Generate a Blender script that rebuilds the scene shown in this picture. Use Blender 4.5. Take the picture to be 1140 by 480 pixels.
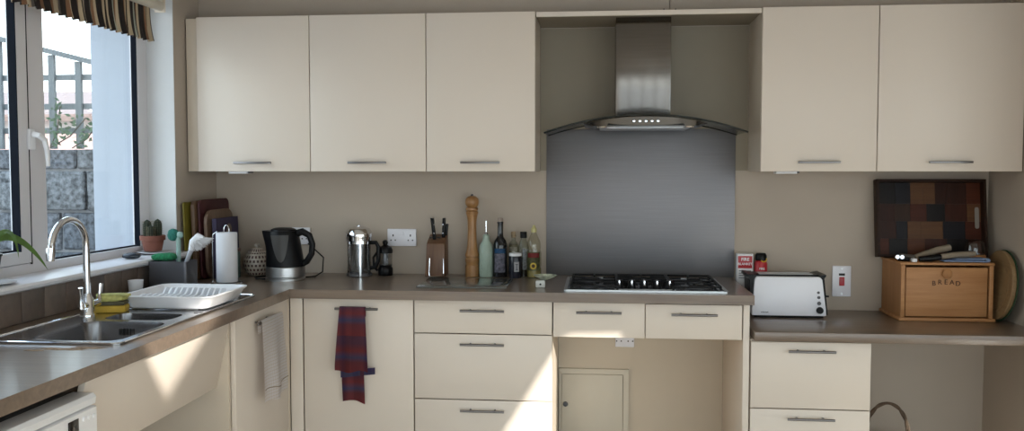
import bpy, bmesh, math, random
from mathutils import Vector, Matrix
random.seed(7)
for o in list(bpy.data.objects): bpy.data.objects.remove(o, do_unlink=True)
SC = bpy.context.scene
COL = SC.collection
PI = math.pi

# ------------------------------------------------------------------ camera
F_PX, YAW, PITCH = 975.9, math.radians(5.608), math.radians(2.88)
cam = bpy.data.cameras.new('camera'); cam.sensor_width = 36.0; cam.sensor_fit = 'HORIZONTAL'
cam.lens = 36.0 * F_PX / 1140.0; cam.clip_start = 0.05; cam.clip_end = 300
camo = bpy.data.objects.new('camera', cam); COL.objects.link(camo)
camo.location = (1.931, -4.292, 1.421)
camo.rotation_euler = (PI / 2 - PITCH, 0, YAW)
SC.camera = camo

# ------------------------------------------------------------------ world, sun, exposure
w = bpy.data.worlds.new('sky'); SC.world = w; w.use_nodes = True
nt = w.node_tree; nt.nodes.clear()
tc = nt.nodes.new('ShaderNodeTexCoord'); sx = nt.nodes.new('ShaderNodeSeparateXYZ')
rp = nt.nodes.new('ShaderNodeValToRGB'); bg = nt.nodes.new('ShaderNodeBackground'); ow = nt.nodes.new('ShaderNodeOutputWorld')
nt.links.new(tc.outputs['Generated'], sx.inputs[0]); nt.links.new(sx.outputs['Z'], rp.inputs[0])
nt.links.new(rp.outputs[0], bg.inputs[0]); nt.links.new(bg.outputs[0], ow.inputs[0])
rp.color_ramp.elements[0].position = 0.0; rp.color_ramp.elements[0].color = (0.90, 0.95, 0.97, 1)
rp.color_ramp.elements[1].position = 1.0; rp.color_ramp.elements[1].color = (0.55, 0.74, 1.0, 1)
e = rp.color_ramp.elements.new(0.2); e.color = (0.80, 0.91, 0.96, 1)
bg.inputs[1].default_value = 4.0

SUN = Vector((-0.7, 1.0, -0.45))                    # direction in which the sunlight travels
sl = bpy.data.lights.new('sun', 'SUN'); sl.energy = 8.0; sl.angle = math.radians(0.55); sl.color = (1.0, 0.95, 0.86)
so = bpy.data.objects.new('sun', sl); COL.objects.link(so); so.rotation_euler = SUN.to_track_quat('-Z', 'Y').to_euler()
so.location = (6, -8, 8)

def portal(name, loc, rot, sx_, sy_):               # daylight portals in the glazed openings
    l = bpy.data.lights.new(name, 'AREA'); l.shape = 'RECTANGLE'; l.size = sx_; l.size_y = sy_
    l.cycles.is_portal = True
    o = bpy.data.objects.new(name, l); COL.objects.link(o); o.location = loc; o.rotation_euler = rot
portal('daylight_portal_rear', (2.95, -5.97, 1.06), (PI / 2, 0, 0), 5.9, 2.1)
portal('daylight_portal_side', (6.17, -4.675, 1.17), (0, PI / 2, 0), 2.32, 2.25)
portal('daylight_portal_window', (-0.42, -1.44, 1.65), (0, -PI / 2, 0), 1.2, 2.0)

SC.view_settings.view_transform = 'Standard'; SC.view_settings.look = 'None'
SC.view_settings.gamma = 1.0; SC.view_settings.use_curve_mapping = False
SC.view_settings.exposure = 0.0

# ------------------------------------------------------------------ materials
MATS = {}
def mat(name, col, rough=0.5, metal=0.0, var=0.04, scale=8.0, spec=0.5, bump=0.0, bscale=60.0, stretch=(1, 1, 1), coat=0.0, sheen=0.0):
    if name in MATS: return MATS[name]
    m = bpy.data.materials.new(name); m.use_nodes = True; n = m.node_tree; N = n.nodes; L = n.links
    b = N['Principled BSDF']; MATS[name] = m
    t = N.new('ShaderNodeTexCoord'); mp = N.new('ShaderNodeMapping'); mp.inputs['Scale'].default_value = stretch
    L.new(t.outputs['Object'], mp.inputs[0])
    nz = N.new('ShaderNodeTexNoise'); nz.inputs['Scale'].default_value = scale; nz.inputs['Detail'].default_value = 4
    L.new(mp.outputs[0], nz.inputs['Vector'])
    r = N.new('ShaderNodeValToRGB'); L.new(nz.outputs[0], r.inputs[0])
    r.color_ramp.elements[0].position = 0.3; r.color_ramp.elements[1].position = 0.7
    r.color_ramp.elements[0].color = tuple(max(0, c * (1 - var)) for c in col) + (1,)
    r.color_ramp.elements[1].color = tuple(min(1, c * (1 + var)) for c in col) + (1,)
    L.new(r.outputs[0], b.inputs['Base Color'])
    b.inputs['Roughness'].default_value = rough; b.inputs['Metallic'].default_value = metal
    b.inputs['Specular IOR Level'].default_value = spec
    if coat: b.inputs['Coat Weight'].default_value = coat; b.inputs['Coat Roughness'].default_value = 0.1
    if sheen: b.inputs['Sheen Weight'].default_value = sheen
    if bump:
        n2 = N.new('ShaderNodeTexNoise'); n2.inputs['Scale'].default_value = bscale; n2.inputs['Detail'].default_value = 3
        L.new(mp.outputs[0], n2.inputs['Vector'])
        bp = N.new('ShaderNodeBump'); bp.inputs['Strength'].default_value = bump; bp.inputs['Distance'].default_value = 0.003
        L.new(n2.outputs[0], bp.inputs['Height']); L.new(bp.outputs[0], b.inputs['Normal'])
    return m

def wood(name, dark, light, axis=0, scale=3.0, rough=0.45, stretch=14.0, coat=0.0, spec=0.5):
    m = bpy.data.materials.new(name); m.use_nodes = True; n = m.node_tree; N = n.nodes; L = n.links
    b = N['Principled BSDF']; t = N.new('ShaderNodeTexCoord'); mp = N.new('ShaderNodeMapping')
    s = [stretch] * 3; s[axis] = 1.0; mp.inputs['Scale'].default_value = s
    L.new(t.outputs['Object'], mp.inputs[0])
    nz = N.new('ShaderNodeTexNoise'); nz.inputs['Scale'].default_value = scale; nz.inputs['Detail'].default_value = 6; nz.inputs['Roughness'].default_value = 0.6
    nz.inputs['Distortion'].default_value = 0.4
    L.new(mp.outputs[0], nz.inputs['Vector'])
    r = N.new('ShaderNodeValToRGB'); r.color_ramp.elements[0].position = 0.3; r.color_ramp.elements[1].position = 0.72
    r.color_ramp.elements[0].color = tuple(dark) + (1,); r.color_ramp.elements[1].color = tuple(light) + (1,)
    L.new(nz.outputs[0], r.inputs[0]); L.new(r.outputs[0], b.inputs['Base Color'])
    b.inputs['Roughness'].default_value = rough; b.inputs['Specular IOR Level'].default_value = spec
    if coat: b.inputs['Coat Weight'].default_value = coat; b.inputs['Coat Roughness'].default_value = 0.15
    bp = N.new('ShaderNodeBump'); bp.inputs['Strength'].default_value = 0.12; bp.inputs['Distance'].default_value = 0.002
    L.new(nz.outputs[0], bp.inputs['Height']); L.new(bp.outputs[0], b.inputs['Normal'])
    return m

def clear(name, tint=(1, 1, 1), refl=1.0, rough=0.02, fac=None):
    m = bpy.data.materials.new(name); m.use_nodes = True; n = m.node_tree; N = n.nodes; L = n.links
    N.remove(N['Principled BSDF']); out = N['Material Output']
    t = N.new('ShaderNodeBsdfTransparent'); t.inputs[0].default_value = tuple(tint) + (1,)
    g = N.new('ShaderNodeBsdfGlossy'); g.inputs['Roughness'].default_value = rough
    nz = N.new('ShaderNodeTexNoise'); nz.inputs['Scale'].default_value = 5
    mr = N.new('ShaderNodeMapRange'); mr.inputs['To Min'].default_value = rough; mr.inputs['To Max'].default_value = rough + 0.02
    L.new(nz.outputs[0], mr.inputs[0]); L.new(mr.outputs[0], g.inputs['Roughness'])
    lw = N.new('ShaderNodeLayerWeight'); lw.inputs[0].default_value = 0.5          # Schlick reflectance, same on both faces
    pw = N.new('ShaderNodeMath'); pw.operation = 'POWER'; pw.inputs[1].default_value = 5.0; L.new(lw.outputs['Facing'], pw.inputs[0])
    mu = N.new('ShaderNodeMath'); mu.operation = 'MULTIPLY_ADD'; mu.inputs[1].default_value = 0.9 * min(1, refl); mu.inputs[2].default_value = 0.04 * refl
    mu.use_clamp = True; L.new(pw.outputs[0], mu.inputs[0])
    mx = N.new('ShaderNodeMixShader'); L.new(mu.outputs[0], mx.inputs[0]); L.new(t.outputs[0], mx.inputs[1]); L.new(g.outputs[0], mx.inputs[2])
    L.new(mx.outputs[0], out.inputs[0])
    return m

def bands(name, stops, axis, period, rough=0.8, second=None, interp='CONSTANT'):
    """stripes of fixed colours along one object axis; a second axis gives a check"""
    m = bpy.data.materials.new(name); m.use_nodes = True; n = m.node_tree; N = n.nodes; L = n.links
    b = N['Principled BSDF']; b.inputs['Roughness'].default_value = rough
    t = N.new('ShaderNodeTexCoord'); s = N.new('ShaderNodeSeparateXYZ'); L.new(t.outputs['Object'], s.inputs[0])
    def ramp(ax, per, st):
        d = N.new('ShaderNodeMath'); d.operation = 'DIVIDE'; d.inputs[1].default_value = per; L.new(s.outputs[ax], d.inputs[0])
        a = N.new('ShaderNodeMath'); a.operation = 'ADD'; a.inputs[1].default_value = 50.0; L.new(d.outputs[0], a.inputs[0])
        f = N.new('ShaderNodeMath'); f.operation = 'FRACT'; L.new(a.outputs[0], f.inputs[0])
        r = N.new('ShaderNodeValToRGB'); r.color_ramp.interpolation = interp; L.new(f.outputs[0], r.inputs[0])
        el = r.color_ramp.elements
        el[0].position = st[0][0]; el[0].color = tuple(st[0][1]) + (1,)
        el[1].position = st[1][0]; el[1].color = tuple(st[1][1]) + (1,)
        for p, c in st[2:]:
            q = el.new(p); q.color = tuple(c) + (1,)
        return r
    r1 = ramp(axis, period, stops)
    if second:
        r2 = ramp(second[0], second[1], second[2])
        mx = N.new('ShaderNodeMix'); mx.data_type = 'RGBA'; mx.blend_type = second[3]; mx.inputs[0].default_value = second[4]
        L.new(r1.outputs[0], mx.inputs[6]); L.new(r2.outputs[0], mx.inputs[7]); L.new(mx.outputs[2], b.inputs['Base Color'])
    else:
        L.new(r1.outputs[0], b.inputs['Base Color'])
    return m

M = {}
M['cream'] = mat('cream_laminate', (0.75, 0.662, 0.575), 0.38, var=0.012, scale=2, spec=0.4)
M['cream_edge'] = mat('cream_edge', (0.68, 0.585, 0.475), 0.45, var=0.02)
M['cavity'] = mat('cavity_board_shaded', (0.29, 0.25, 0.19), 0.6, var=0.02)  # board in the hood recess, its shade put into the colour
M['wall'] = mat('beige_wall_paint', (0.45, 0.38, 0.312), 0.75, var=0.03, scale=3, bump=0.05, bscale=90)
M['wall_low'] = mat('beige_recess_board', (0.60, 0.51, 0.40), 0.7, var=0.03, scale=3)
M['ceil'] = mat('ceiling_white_paint', (0.82, 0.80, 0.76), 0.8, var=0.02)
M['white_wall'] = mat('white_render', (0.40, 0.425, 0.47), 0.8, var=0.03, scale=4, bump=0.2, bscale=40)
M['upvc'] = mat('white_upvc', (0.70, 0.68, 0.70), 0.35, var=0.015)
M['sill'] = mat('white_sill', (0.80, 0.79, 0.82), 0.3, var=0.02)
M['gasket'] = mat('black_gasket', (0.006, 0.008, 0.014), 0.7, spec=0.08)
M['glass'] = clear('window_glass', (0.97, 0.99, 0.99), 0.8)
M['floor'] = mat('floor_vinyl', (0.50, 0.42, 0.33), 0.45, var=0.08, scale=3)
M['ground'] = mat('ground_paving', (0.50, 0.48, 0.46), 0.9, var=0.12, scale=2)
M['worktop_x'] = wood('worktop_oak', (0.150, 0.106, 0.077), (0.220, 0.162, 0.118), 0, 3.2, 0.30, 16, coat=0.35)
M['worktop_r'] = M['worktop_x']
M['steel'] = mat('brushed_steel', (0.56, 0.57, 0.58), 0.34, 1.0, var=0.06, scale=6, stretch=(1, 40, 40), bump=0.02, bscale=20)
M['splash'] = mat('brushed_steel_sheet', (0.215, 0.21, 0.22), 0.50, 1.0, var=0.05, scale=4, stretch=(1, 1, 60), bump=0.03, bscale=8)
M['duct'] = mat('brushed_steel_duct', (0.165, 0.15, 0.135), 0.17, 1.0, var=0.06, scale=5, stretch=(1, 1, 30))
M['sink'] = mat('sink_steel', (0.50, 0.51, 0.53), 0.18, 1.0, var=0.05, scale=7)
M['chrome'] = mat('chrome', (0.75, 0.76, 0.78), 0.08, 1.0, var=0.02)
M['handle'] = mat('handle_steel', (0.22, 0.21, 0.21), 0.3, 1.0, var=0.04)
M['black'] = mat('black_plastic', (0.006, 0.006, 0.007), 0.35, var=0.1, spec=0.18)
M['blackgloss'] = mat('black_gloss', (0.008, 0.008, 0.01), 0.12, var=0.1)
M['iron'] = mat('cast_iron', (0.008, 0.008, 0.009), 0.5, var=0.2, bump=0.1, spec=0.2)
M['white'] = mat('white_plastic', (0.86, 0.86, 0.88), 0.3, var=0.015)
M['whitematte'] = mat('white_matte', (0.78, 0.78, 0.80), 0.7, var=0.02)
M['socket'] = mat('socket_white', (0.80, 0.79, 0.84), 0.3, var=0.01)
M['dark'] = mat('dark_hole', (0.02, 0.02, 0.022), 0.6)
M['red'] = mat('red_plastic', (0.45, 0.02, 0.03), 0.35)
M['shadowgap'] = mat('carcass_dark_edge', (0.10, 0.085, 0.07), 0.7)
M['dgrey'] = mat('dark_grey', (0.09, 0.09, 0.10), 0.4)

# ------------------------------------------------------------------ mesh builder
WL = {}
class B:
    def __init__(s): s.bm = bmesh.new()
    def _bev(s, vs, r, seg=2):
        es = {e for v in vs for e in v.link_edges}
        if r > 0: bmesh.ops.bevel(s.bm, geom=list(es), offset=r, segments=seg, profile=0.5, affect='EDGES')
    def box(s, x0, x1, y0, y1, z0, z1, r=0.0, rot=None, seg=2):
        if x0 > x1: x0, x1 = x1, x0
        if y0 > y1: y0, y1 = y1, y0
        if z0 > z1: z0, z1 = z1, z0
        mt = Matrix.Translation(((x0 + x1) / 2, (y0 + y1) / 2, (z0 + z1) / 2))
        if rot is not None: mt = mt @ rot
        mt = mt @ Matrix.Diagonal((x1 - x0, y1 - y0, z1 - z0, 1))
        g = bmesh.ops.create_cube(s.bm, size=1.0, matrix=mt)
        s._bev(g['verts'], r, seg); return s
    def hexa(s, pts, r=0.0):
        """8 points: bottom ring 0-3, top ring 4-7 (counter-clockwise from above)"""
        v = [s.bm.verts.new(p) for p in pts]
        for f in ((3, 2, 1, 0), (4, 5, 6, 7), (0, 1, 5, 4), (1, 2, 6, 5), (2, 3, 7, 6), (3, 0, 4, 7)):
            s.bm.faces.new([v[i] for i in f])
        s._bev(v, r); return s
    def prism(s, poly, a, b, plane='xz', r=0.0):
        """extrude a 2-D polygon; plane xz -> along y, yz -> along x, xy -> along z"""
        def P(p, h):
            return {'xz': (p[0], h, p[1]), 'yz': (h, p[0], p[1]), 'xy': (p[0], p[1], h)}[plane]
        lo = [s.bm.verts.new(P(p, a)) for p in poly]; hi = [s.bm.verts.new(P(p, b)) for p in poly]
        n = len(poly); fs = [s.bm.faces.new(lo), s.bm.faces.new(hi[::-1])]
        for i in range(n): fs.append(s.bm.faces.new([lo[i], hi[i], hi[(i + 1) % n], lo[(i + 1) % n]]))
        bmesh.ops.recalc_face_normals(s.bm, faces=fs)
        if r > 0: s._bev(lo + hi, r)
        return s
    def lathe(s, prof, c, seg=28, axis='z', cap=True, sx=1.0, sy=1.0):
        rings = []
        for rr, h in prof:
            ring = []
            for i in range(seg):
                a = 2 * PI * i / seg; u, v = rr * math.cos(a) * sx, rr * math.sin(a) * sy
                p = {'z': (u, v, h), 'y': (u, h, v), 'x': (h, u, v)}[axis]
                ring.append(s.bm.verts.new((c[0] + p[0], c[1] + p[1], c[2] + p[2])))
            rings.append(ring)
        fs = []
        for k in range(len(rings) - 1):
            for i in range(seg):
                j = (i + 1) % seg; fs.append(s.bm.faces.new((rings[k][i], rings[k][j], rings[k + 1][j], rings[k + 1][i])))
        if cap:
            if prof[0][0] > 1e-5: fs.append(s.bm.faces.new(rings[0][::-1]))
            if prof[-1][0] > 1e-5: fs.append(s.bm.faces.new(rings[-1]))
        bmesh.ops.recalc_face_normals(s.bm, faces=fs)
        return s
    def tube(s, pts, r, seg=10, cap=True, flat=1.0):
        pts = [Vector(p) for p in pts]; rings = []; up = None
        for i, p in enumerate(pts):
            d = (pts[min(i + 1, len(pts) - 1)] - pts[max(i - 1, 0)]).normalized()
            if up is None: up = Vector((0, 0, 1)) if abs(d.z) < 0.9 else Vector((1, 0, 0))
            a = d.cross(up)
            if a.length < 1e-4: a = d.cross(Vector((0, 1, 0)))
            a.normalize(); bb = a.cross(d).normalized(); up = bb
            rr = r[i] if isinstance(r, (list, tuple)) else r
            rings.append([s.bm.verts.new(p + a * math.cos(2 * PI * k / seg) * rr + bb * math.sin(2 * PI * k / seg) * rr * flat) for k in range(seg)])
        fs = []
        for k in range(len(rings) - 1):
            for i in range(seg):
                j = (i + 1) % seg; fs.append(s.bm.faces.new((rings[k][i], rings[k][j], rings[k + 1][j], rings[k + 1][i])))
        if cap: fs += [s.bm.faces.new(rings[0][::-1]), s.bm.faces.new(rings[-1])]
        bmesh.ops.recalc_face_normals(s.bm, faces=fs)
        return s
    def sheet(s, fn, nu, nv, thick=0.0):
        g = [[s.bm.verts.new(fn(i / nu, j / nv)) for j in range(nv + 1)] for i in range(nu + 1)]
        fs = [s.bm.faces.new((g[i][j], g[i + 1][j], g[i + 1][j + 1], g[i][j + 1])) for i in range(nu) for j in range(nv)]
        if thick: bmesh.ops.solidify(s.bm, geom=fs, thickness=thick)
        return s
    def plate(s, outer, holes, a, b, plane='xy'):
        """flat plate with holes, thickness a..b"""
        def P(p, h): return {'xz': (p[0], h, p[1]), 'yz': (h, p[0], p[1]), 'xy': (p[0], p[1], h)}[plane]
        loops = [outer] + list(holes)
        for h in (a, b):
            es = []
            for lp in loops:
                vs = [s.bm.verts.new(P(p, h)) for p in lp]
                es += [s.bm.edges.new((vs[i], vs[(i + 1) % len(vs)])) for i in range(len(vs))]
            bmesh.ops.triangle_fill(s.bm, use_beauty=True, use_dissolve=False, edges=es)
        for lp in loops:
            n = len(lp)
            for i in range(n):
                q = [P(lp[i], a), P(lp[(i + 1) % n], a), P(lp[(i + 1) % n], b), P(lp[i], b)]
                s.bm.faces.new([s.bm.verts.new(p) for p in q])
        bmesh.ops.remove_doubles(s.bm, verts=s.bm.verts[:], dist=1e-5)
        bmesh.ops.recalc_face_normals(s.bm, faces=s.bm.faces[:])
        return s
    def mat4(s, m): bmesh.ops.transform(s.bm, matrix=m, verts=s.bm.verts[:]); return s
    def obj(s, name, m, parent=None, smooth=True, ang=35):
        me = bpy.data.meshes.new(name); bm = s.bm
        xs = [v.co for v in bm.verts]
        lo = Vector((min(v.x for v in xs), min(v.y for v in xs), min(v.z for v in xs))); hi = Vector((max(v.x for v in xs), max(v.y for v in xs), max(v.z for v in xs)))
        c = Vector(((lo.x + hi.x) / 2, (lo.y + hi.y) / 2, lo.z))
        bmesh.ops.translate(bm, vec=-c, verts=bm.verts[:])
        bm.to_mesh(me); bm.free()
        me.materials.append(M[m] if isinstance(m, str) else m)
        if smooth:
            for p in me.polygons: p.use_smooth = True
            me.set_sharp_from_angle(angle=math.radians(ang))
        o = bpy.data.objects.new(name, me); COL.objects.link(o)
        o.parent = parent; o.location = c - (WL[parent.name] if parent else Vector((0, 0, 0))); WL[o.name] = c
        return o

def tag(o, label, cat=None, group=None):
    o['label'] = label
    if cat: o['category'] = cat
    if group: o['group'] = group
    return o
def thing(name, loc, label, cat, group=None):
    o = bpy.data.objects.new(name, None); COL.objects.link(o); o.location = loc; o.empty_display_size = 0.05
    WL[o.name] = Vector(loc); return tag(o, label, cat, group)
def struct(o): o['kind'] = 'structure'; return o
def sthing(name, loc):
    o = bpy.data.objects.new(name, None); COL.objects.link(o); o.location = loc; WL[o.name] = Vector(loc); o['kind'] = 'structure'; return o
def lab(o, t): o['label'] = t; return o
def text(body, size, m, parent, loc, rot=(PI / 2, 0, 0), name='lettering', ext=0.0006, bold=0.0):
    cu = bpy.data.curves.new(name, 'FONT'); cu.body = body; cu.size = size; cu.extrude = ext; cu.align_x = 'CENTER'; cu.align_y = 'CENTER'; cu.offset = bold
    t = bpy.data.objects.new('tmp', cu); COL.objects.link(t)
    bpy.context.view_layer.update()
    me = bpy.data.meshes.new_from_object(t.evaluated_get(bpy.context.evaluated_depsgraph_get()))
    bpy.data.objects.remove(t, do_unlink=True); bpy.data.curves.remove(cu)
    me.name = name; me.materials.clear(); me.materials.append(M[m] if isinstance(m, str) else m)
    o = bpy.data.objects.new(name, me); COL.objects.link(o); o.parent = parent
    o.location = Vector(loc) - WL[parent.name]; o.rotation_euler = rot; WL[o.name] = Vector(loc)
    return o
def arc(c, r, a0, a1, n, plane='xz', ry=None):
    out = []
    for i in range(n + 1):
        a = a0 + (a1 - a0) * i / n; u, v = r * math.cos(a), (ry or r) * math.sin(a)
        out.append({'xz': (c[0] + u, c[1], c[2] + v), 'yz': (c[0], c[1] + u, c[2] + v), 'xy': (c[0] + u, c[1] + v, c[2])}[plane])
    return out
def rrect(x0, x1, y0, y1, r, n=5):
    out = []
    for cx, cy, a in ((x1 - r, y1 - r, 0), (x0 + r, y1 - r, PI / 2), (x0 + r, y0 + r, PI), (x1 - r, y0 + r, 1.5 * PI)):
        for i in range(n + 1): out.append((cx + r * math.cos(a + PI / 2 * i / n), cy + r * math.sin(a + PI / 2 * i / n)))
    return out

# ------------------------------------------------------------------ the room
XR, YB, CZ = 3.745, -6.0, 2.45
XE = 6.2                                               # the room widens behind the camera's right
struct(B().box(-0.13, XE, YB, 0.0, -0.1, 0.0).obj('floor', 'floor'))
struct(B().box(-0.13, XE, 0.0, 0.2, 0.0, CZ).obj('wall_back', 'wall'))
struct(B().box(XR, XR + 0.12, -0.76, 0.0, 0.0, CZ).obj('wall_right', 'wall'))
struct(B().box(XR + 0.12, XE, -0.76, -0.64, 0.0, CZ).obj('wall_right_return', 'wall'))
struct(B().plate([(YB, 0), (-0.64, 0), (-0.64, CZ), (YB, CZ)], [[(-5.8, .02), (-3.55, .02), (-3.55, 2.32), (-5.8, 2.32)]], XE, XE + 0.15, 'yz').obj('wall_far_right', 'wall', smooth=False))
w2 = sthing('added_side_window', (XE + .1, -3.8, .02))  # unseen side glazing, added to brighten the right-hand cabinets
for k in range(3):
    y0 = -5.8 + .75 * k; y1 = y0 + .75
    sh = B().plate([(y0 + .004, .025), (y1 - .004, .025), (y1 - .004, 2.315), (y0 + .004, 2.315)], [[(y0 + .06, .1), (y1 - .06, .1), (y1 - .06, 2.25), (y0 + .06, 2.25)]], XE + .06, XE + .12, 'yz').obj('window_frame', 'upvc', w2, smooth=False)
    B().box(XE + .085, XE + .095, y0 + .06, y1 - .06, .1, 2.25).obj('pane', 'glass', sh)
# left wall: inner leaf and thick rendered outer leaf with the window opening
WY0, WY1, WZ0, WZ1 = -2.45, -0.43, 1.022, 2.26
wl_left = struct(B().plate([(YB, 0), (0.2, 0), (0.2, CZ), (YB, CZ)], [[(WY0, WZ0), (WY1, WZ0), (WY1, WZ1), (WY0, WZ1)]], -0.13, 0.0, 'yz').obj('wall_left', 'wall', smooth=False))
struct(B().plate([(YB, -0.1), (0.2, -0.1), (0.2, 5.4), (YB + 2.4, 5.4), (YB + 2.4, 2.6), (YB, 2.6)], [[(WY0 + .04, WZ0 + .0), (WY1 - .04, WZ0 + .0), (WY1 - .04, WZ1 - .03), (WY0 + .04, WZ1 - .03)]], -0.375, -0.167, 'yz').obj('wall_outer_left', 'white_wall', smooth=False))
# ceiling with two unseen holes, shaped to throw the sun patches
def back(p): t = (CZ + 0.03 - p[2]) / -SUN.z; return (p[0] - SUN.x * t, p[1] - SUN.y * t)
tri = [back((0.57, y, z)) for y, z in ((-1.645, 0.685), (-1.93, 1.02), (-1.02, 1.02))]
quad = [back((x, -0.585, z)) for x, z in ((1.80, 0.755), (2.03, 0.76), (2.0, 0.18), (1.455, 0.18))]
struct(B().plate([(-0.13, YB), (XE, YB), (XE, 0.0), (-0.13, 0.0)], [tri, quad], CZ, CZ + 0.05, 'xy').obj('ceiling', 'ceil', smooth=False))
struct(B().box(-0.40, XE, -3.6, -3.4, 2.6, 5.4).obj('sun_block_wall', 'white_wall'))  # unseen, added with the raised outer leaf to shade the garden wall
struct(B().box(-0.40, XE, -3.4, 0.2, 5.3, 5.4).obj('sun_block_slab', 'ceil'))  # added slab out of view, keeps the sun off the stones
# unseen rear end: invented wide glazed doors that let daylight in
struct(B().plate([(-0.13, 0), (XE, 0), (XE, CZ), (-0.13, CZ)], [[(0.0, 0.02), (5.9, 0.02), (5.9, 2.1), (0.0, 2.1)]], YB - 0.15, YB, 'xz').obj('wall_rear', 'wall', smooth=False))
d1 = sthing('added_glazed_door', (2.95, YB - 0.1, 0.02))
for k in range(5):
    x0 = 0.0 + 1.18 * k; x1 = x0 + 1.18
    fr = B(); fr.plate([(x0 + .004, .025), (x1 - .004, .025), (x1 - .004, 2.095), (x0 + .004, 2.095)], [[(x0 + .07, .1), (x1 - .07, .1), (x1 - .07, 2.02), (x0 + .07, 2.02)]], YB - .12, YB - .06, 'xz')
    leaf = fr.obj('door_leaf', 'upvc', d1, smooth=False)
    B().box(x0 + .07, x1 - .07, YB - .095, YB - .085, .1, 2.02).obj('pane', 'glass', leaf)
struct(B().box(-60, 60, -60, 90, -0.25, -0.12).obj('ground', 'ground'))

# bulkhead boards above the wall cabinets
bh = sthing('ceiling_bulkhead', (1.87, -0.1, 2.14))
B().box(0.0, 2.253, -0.17, -0.002, 2.142, CZ - 0.002, 0.0015).obj('board', 'wall', bh)
B().box(2.256, XR, -0.17, -0.002, 2.142, CZ - 0.002, 0.0015).obj('board', 'wall', bh)
for sxx in (2.228, 2.281):
    B().lathe([(0.004, 0), (0.004, 0.002)], (sxx, -0.1722, 2.165), 10, 'y').obj('screw', 'dgrey', bh)

# ------------------------------------------------------------------ window in the left wall
win = sthing('window_1', (-0.165, -1.44, WZ0))
FX0, FX1 = -0.166, -0.13
def ybox(b, y0, y1, z0, z1, x0=FX0, x1=FX1, r=0.004): b.box(x0, x1, y0, y1, z0, z1, r); return b
fb = B()
# outer frame with mullions, one welded piece
panes = [(-1.187, -0.512, 1.083, 2.20), (-1.83, -1.287, 1.086, 2.20), (-2.38, -1.93, 1.083, 2.20)]
fb.plate([(WY0, WZ0 + .008), (WY1, WZ0 + .008), (WY1, WZ1), (WY0, WZ1)], [[(a, c), (b_, c), (b_, d), (a, d)] for a, b_, c, d in panes], FX0, FX1, 'yz')
fo = fb.obj('window_frame', 'upvc', win, smooth=False)
for (a, b_, c, d), op in zip(panes, (0, 1, 0)):
    if op:                                                # opening casement
        sb = B().plate([(a + .003, c + .003), (b_ - .003, c + .003), (b_ - .003, d - .003), (a + .003, d - .003)], [[(a + .06, c + .046), (b_ - .055, c + .046), (b_ - .055, d - .05), (a + .06, d - .05)]], -0.165, -0.126, 'yz')
        sash = sb.obj('casement', 'upvc', win, smooth=False)
        a, b_, c, d = a + .06, b_ - .055, c + .046, d - .05; par = sash; gx = -0.158; fx = -0.128
    else: par = fo; gx = -0.158; fx = -0.133
    B().box(gx - .006, gx, a, b_, c, d).obj('pane', 'glass', win)
    gk = B()
    gk.box(gx, fx, b_ - .004, b_ - .0005, c, d); gk.box(gx, fx, a + .0005, a + .004, c, d); gk.box(gx, gx + .01, a, b_, c + .0005, c + .006); gk.box(gx, gx + .01, a, b_, d - .006, d - .0005)
    gk.obj('gasket', 'gasket', win)
# dark joint round the casement
B().box(FX1 - .004, -0.1255, -1.2900, -1.2845, 1.083, 2.2).obj('joint_seal', 'gasket', win)
# window handle on the casement stile
hd = B().box(-0.126, -0.112, -1.300, -1.268, 1.50, 1.575, 0.004).obj('handle_base', 'white', win)
B().tube([(-0.105, -1.292, 1.555), (-0.085, -1.290, 1.552), (-0.078, -1.268, 1.535), (-0.077, -1.257, 1.50), (-0.078, -1.252, 1.44)], [0.011, 0.011, 0.010, 0.009, 0.007], 10).obj('window_handle', 'white', win)
# internal and external sills
B().prism([(-0.13, 1.022), (0.03, 1.022), (0.04, 1.028), (0.044, 1.038), (0.04, 1.047), (0.03, 1.05), (-0.13, 1.05)], -2.6, -0.385, 'xz', 0.0).obj('window_sill', 'sill', win)
B().box(-0.50, -0.167, WY0, WY1, WZ0 - .03, WZ0 + .012, .004).obj('outer_sill', 'white_wall', win)

# brown upstand tiles between worktop and sill, each its own piece of the wall
tilem = [mat('tile_brown_%d' % i, c, 0.4, var=0.18, scale=22, bump=0.1) for i, c in enumerate([(0.17, 0.125, 0.10), (0.20, 0.15, 0.12), (0.145, 0.11, 0.09)])]
struct(B().box(0.0005, 0.004, -2.7, -0.02, 0.911, 1.022).obj('trim_1', mat('grout', (0.20, 0.17, 0.145), 0.8)))
yy = -0.43; k = 0
while yy > -2.7:
    B().box(0.004, 0.011, yy - 0.1215, yy, 0.912, 1.020, 0.0015).obj('tile', tilem[k % 3], bpy.data.objects['trim_1']); yy -= 0.1245; k += 1

# white painted lining of the reveal beside the window
rv = mat('reveal_white', (0.66, 0.665, 0.67), 0.7, var=0.02)
struct(B().box(-0.1295, -0.0005, -0.4335, -0.4302, 1.0505, WZ1 - .001).obj('trim_4', rv))

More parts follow.
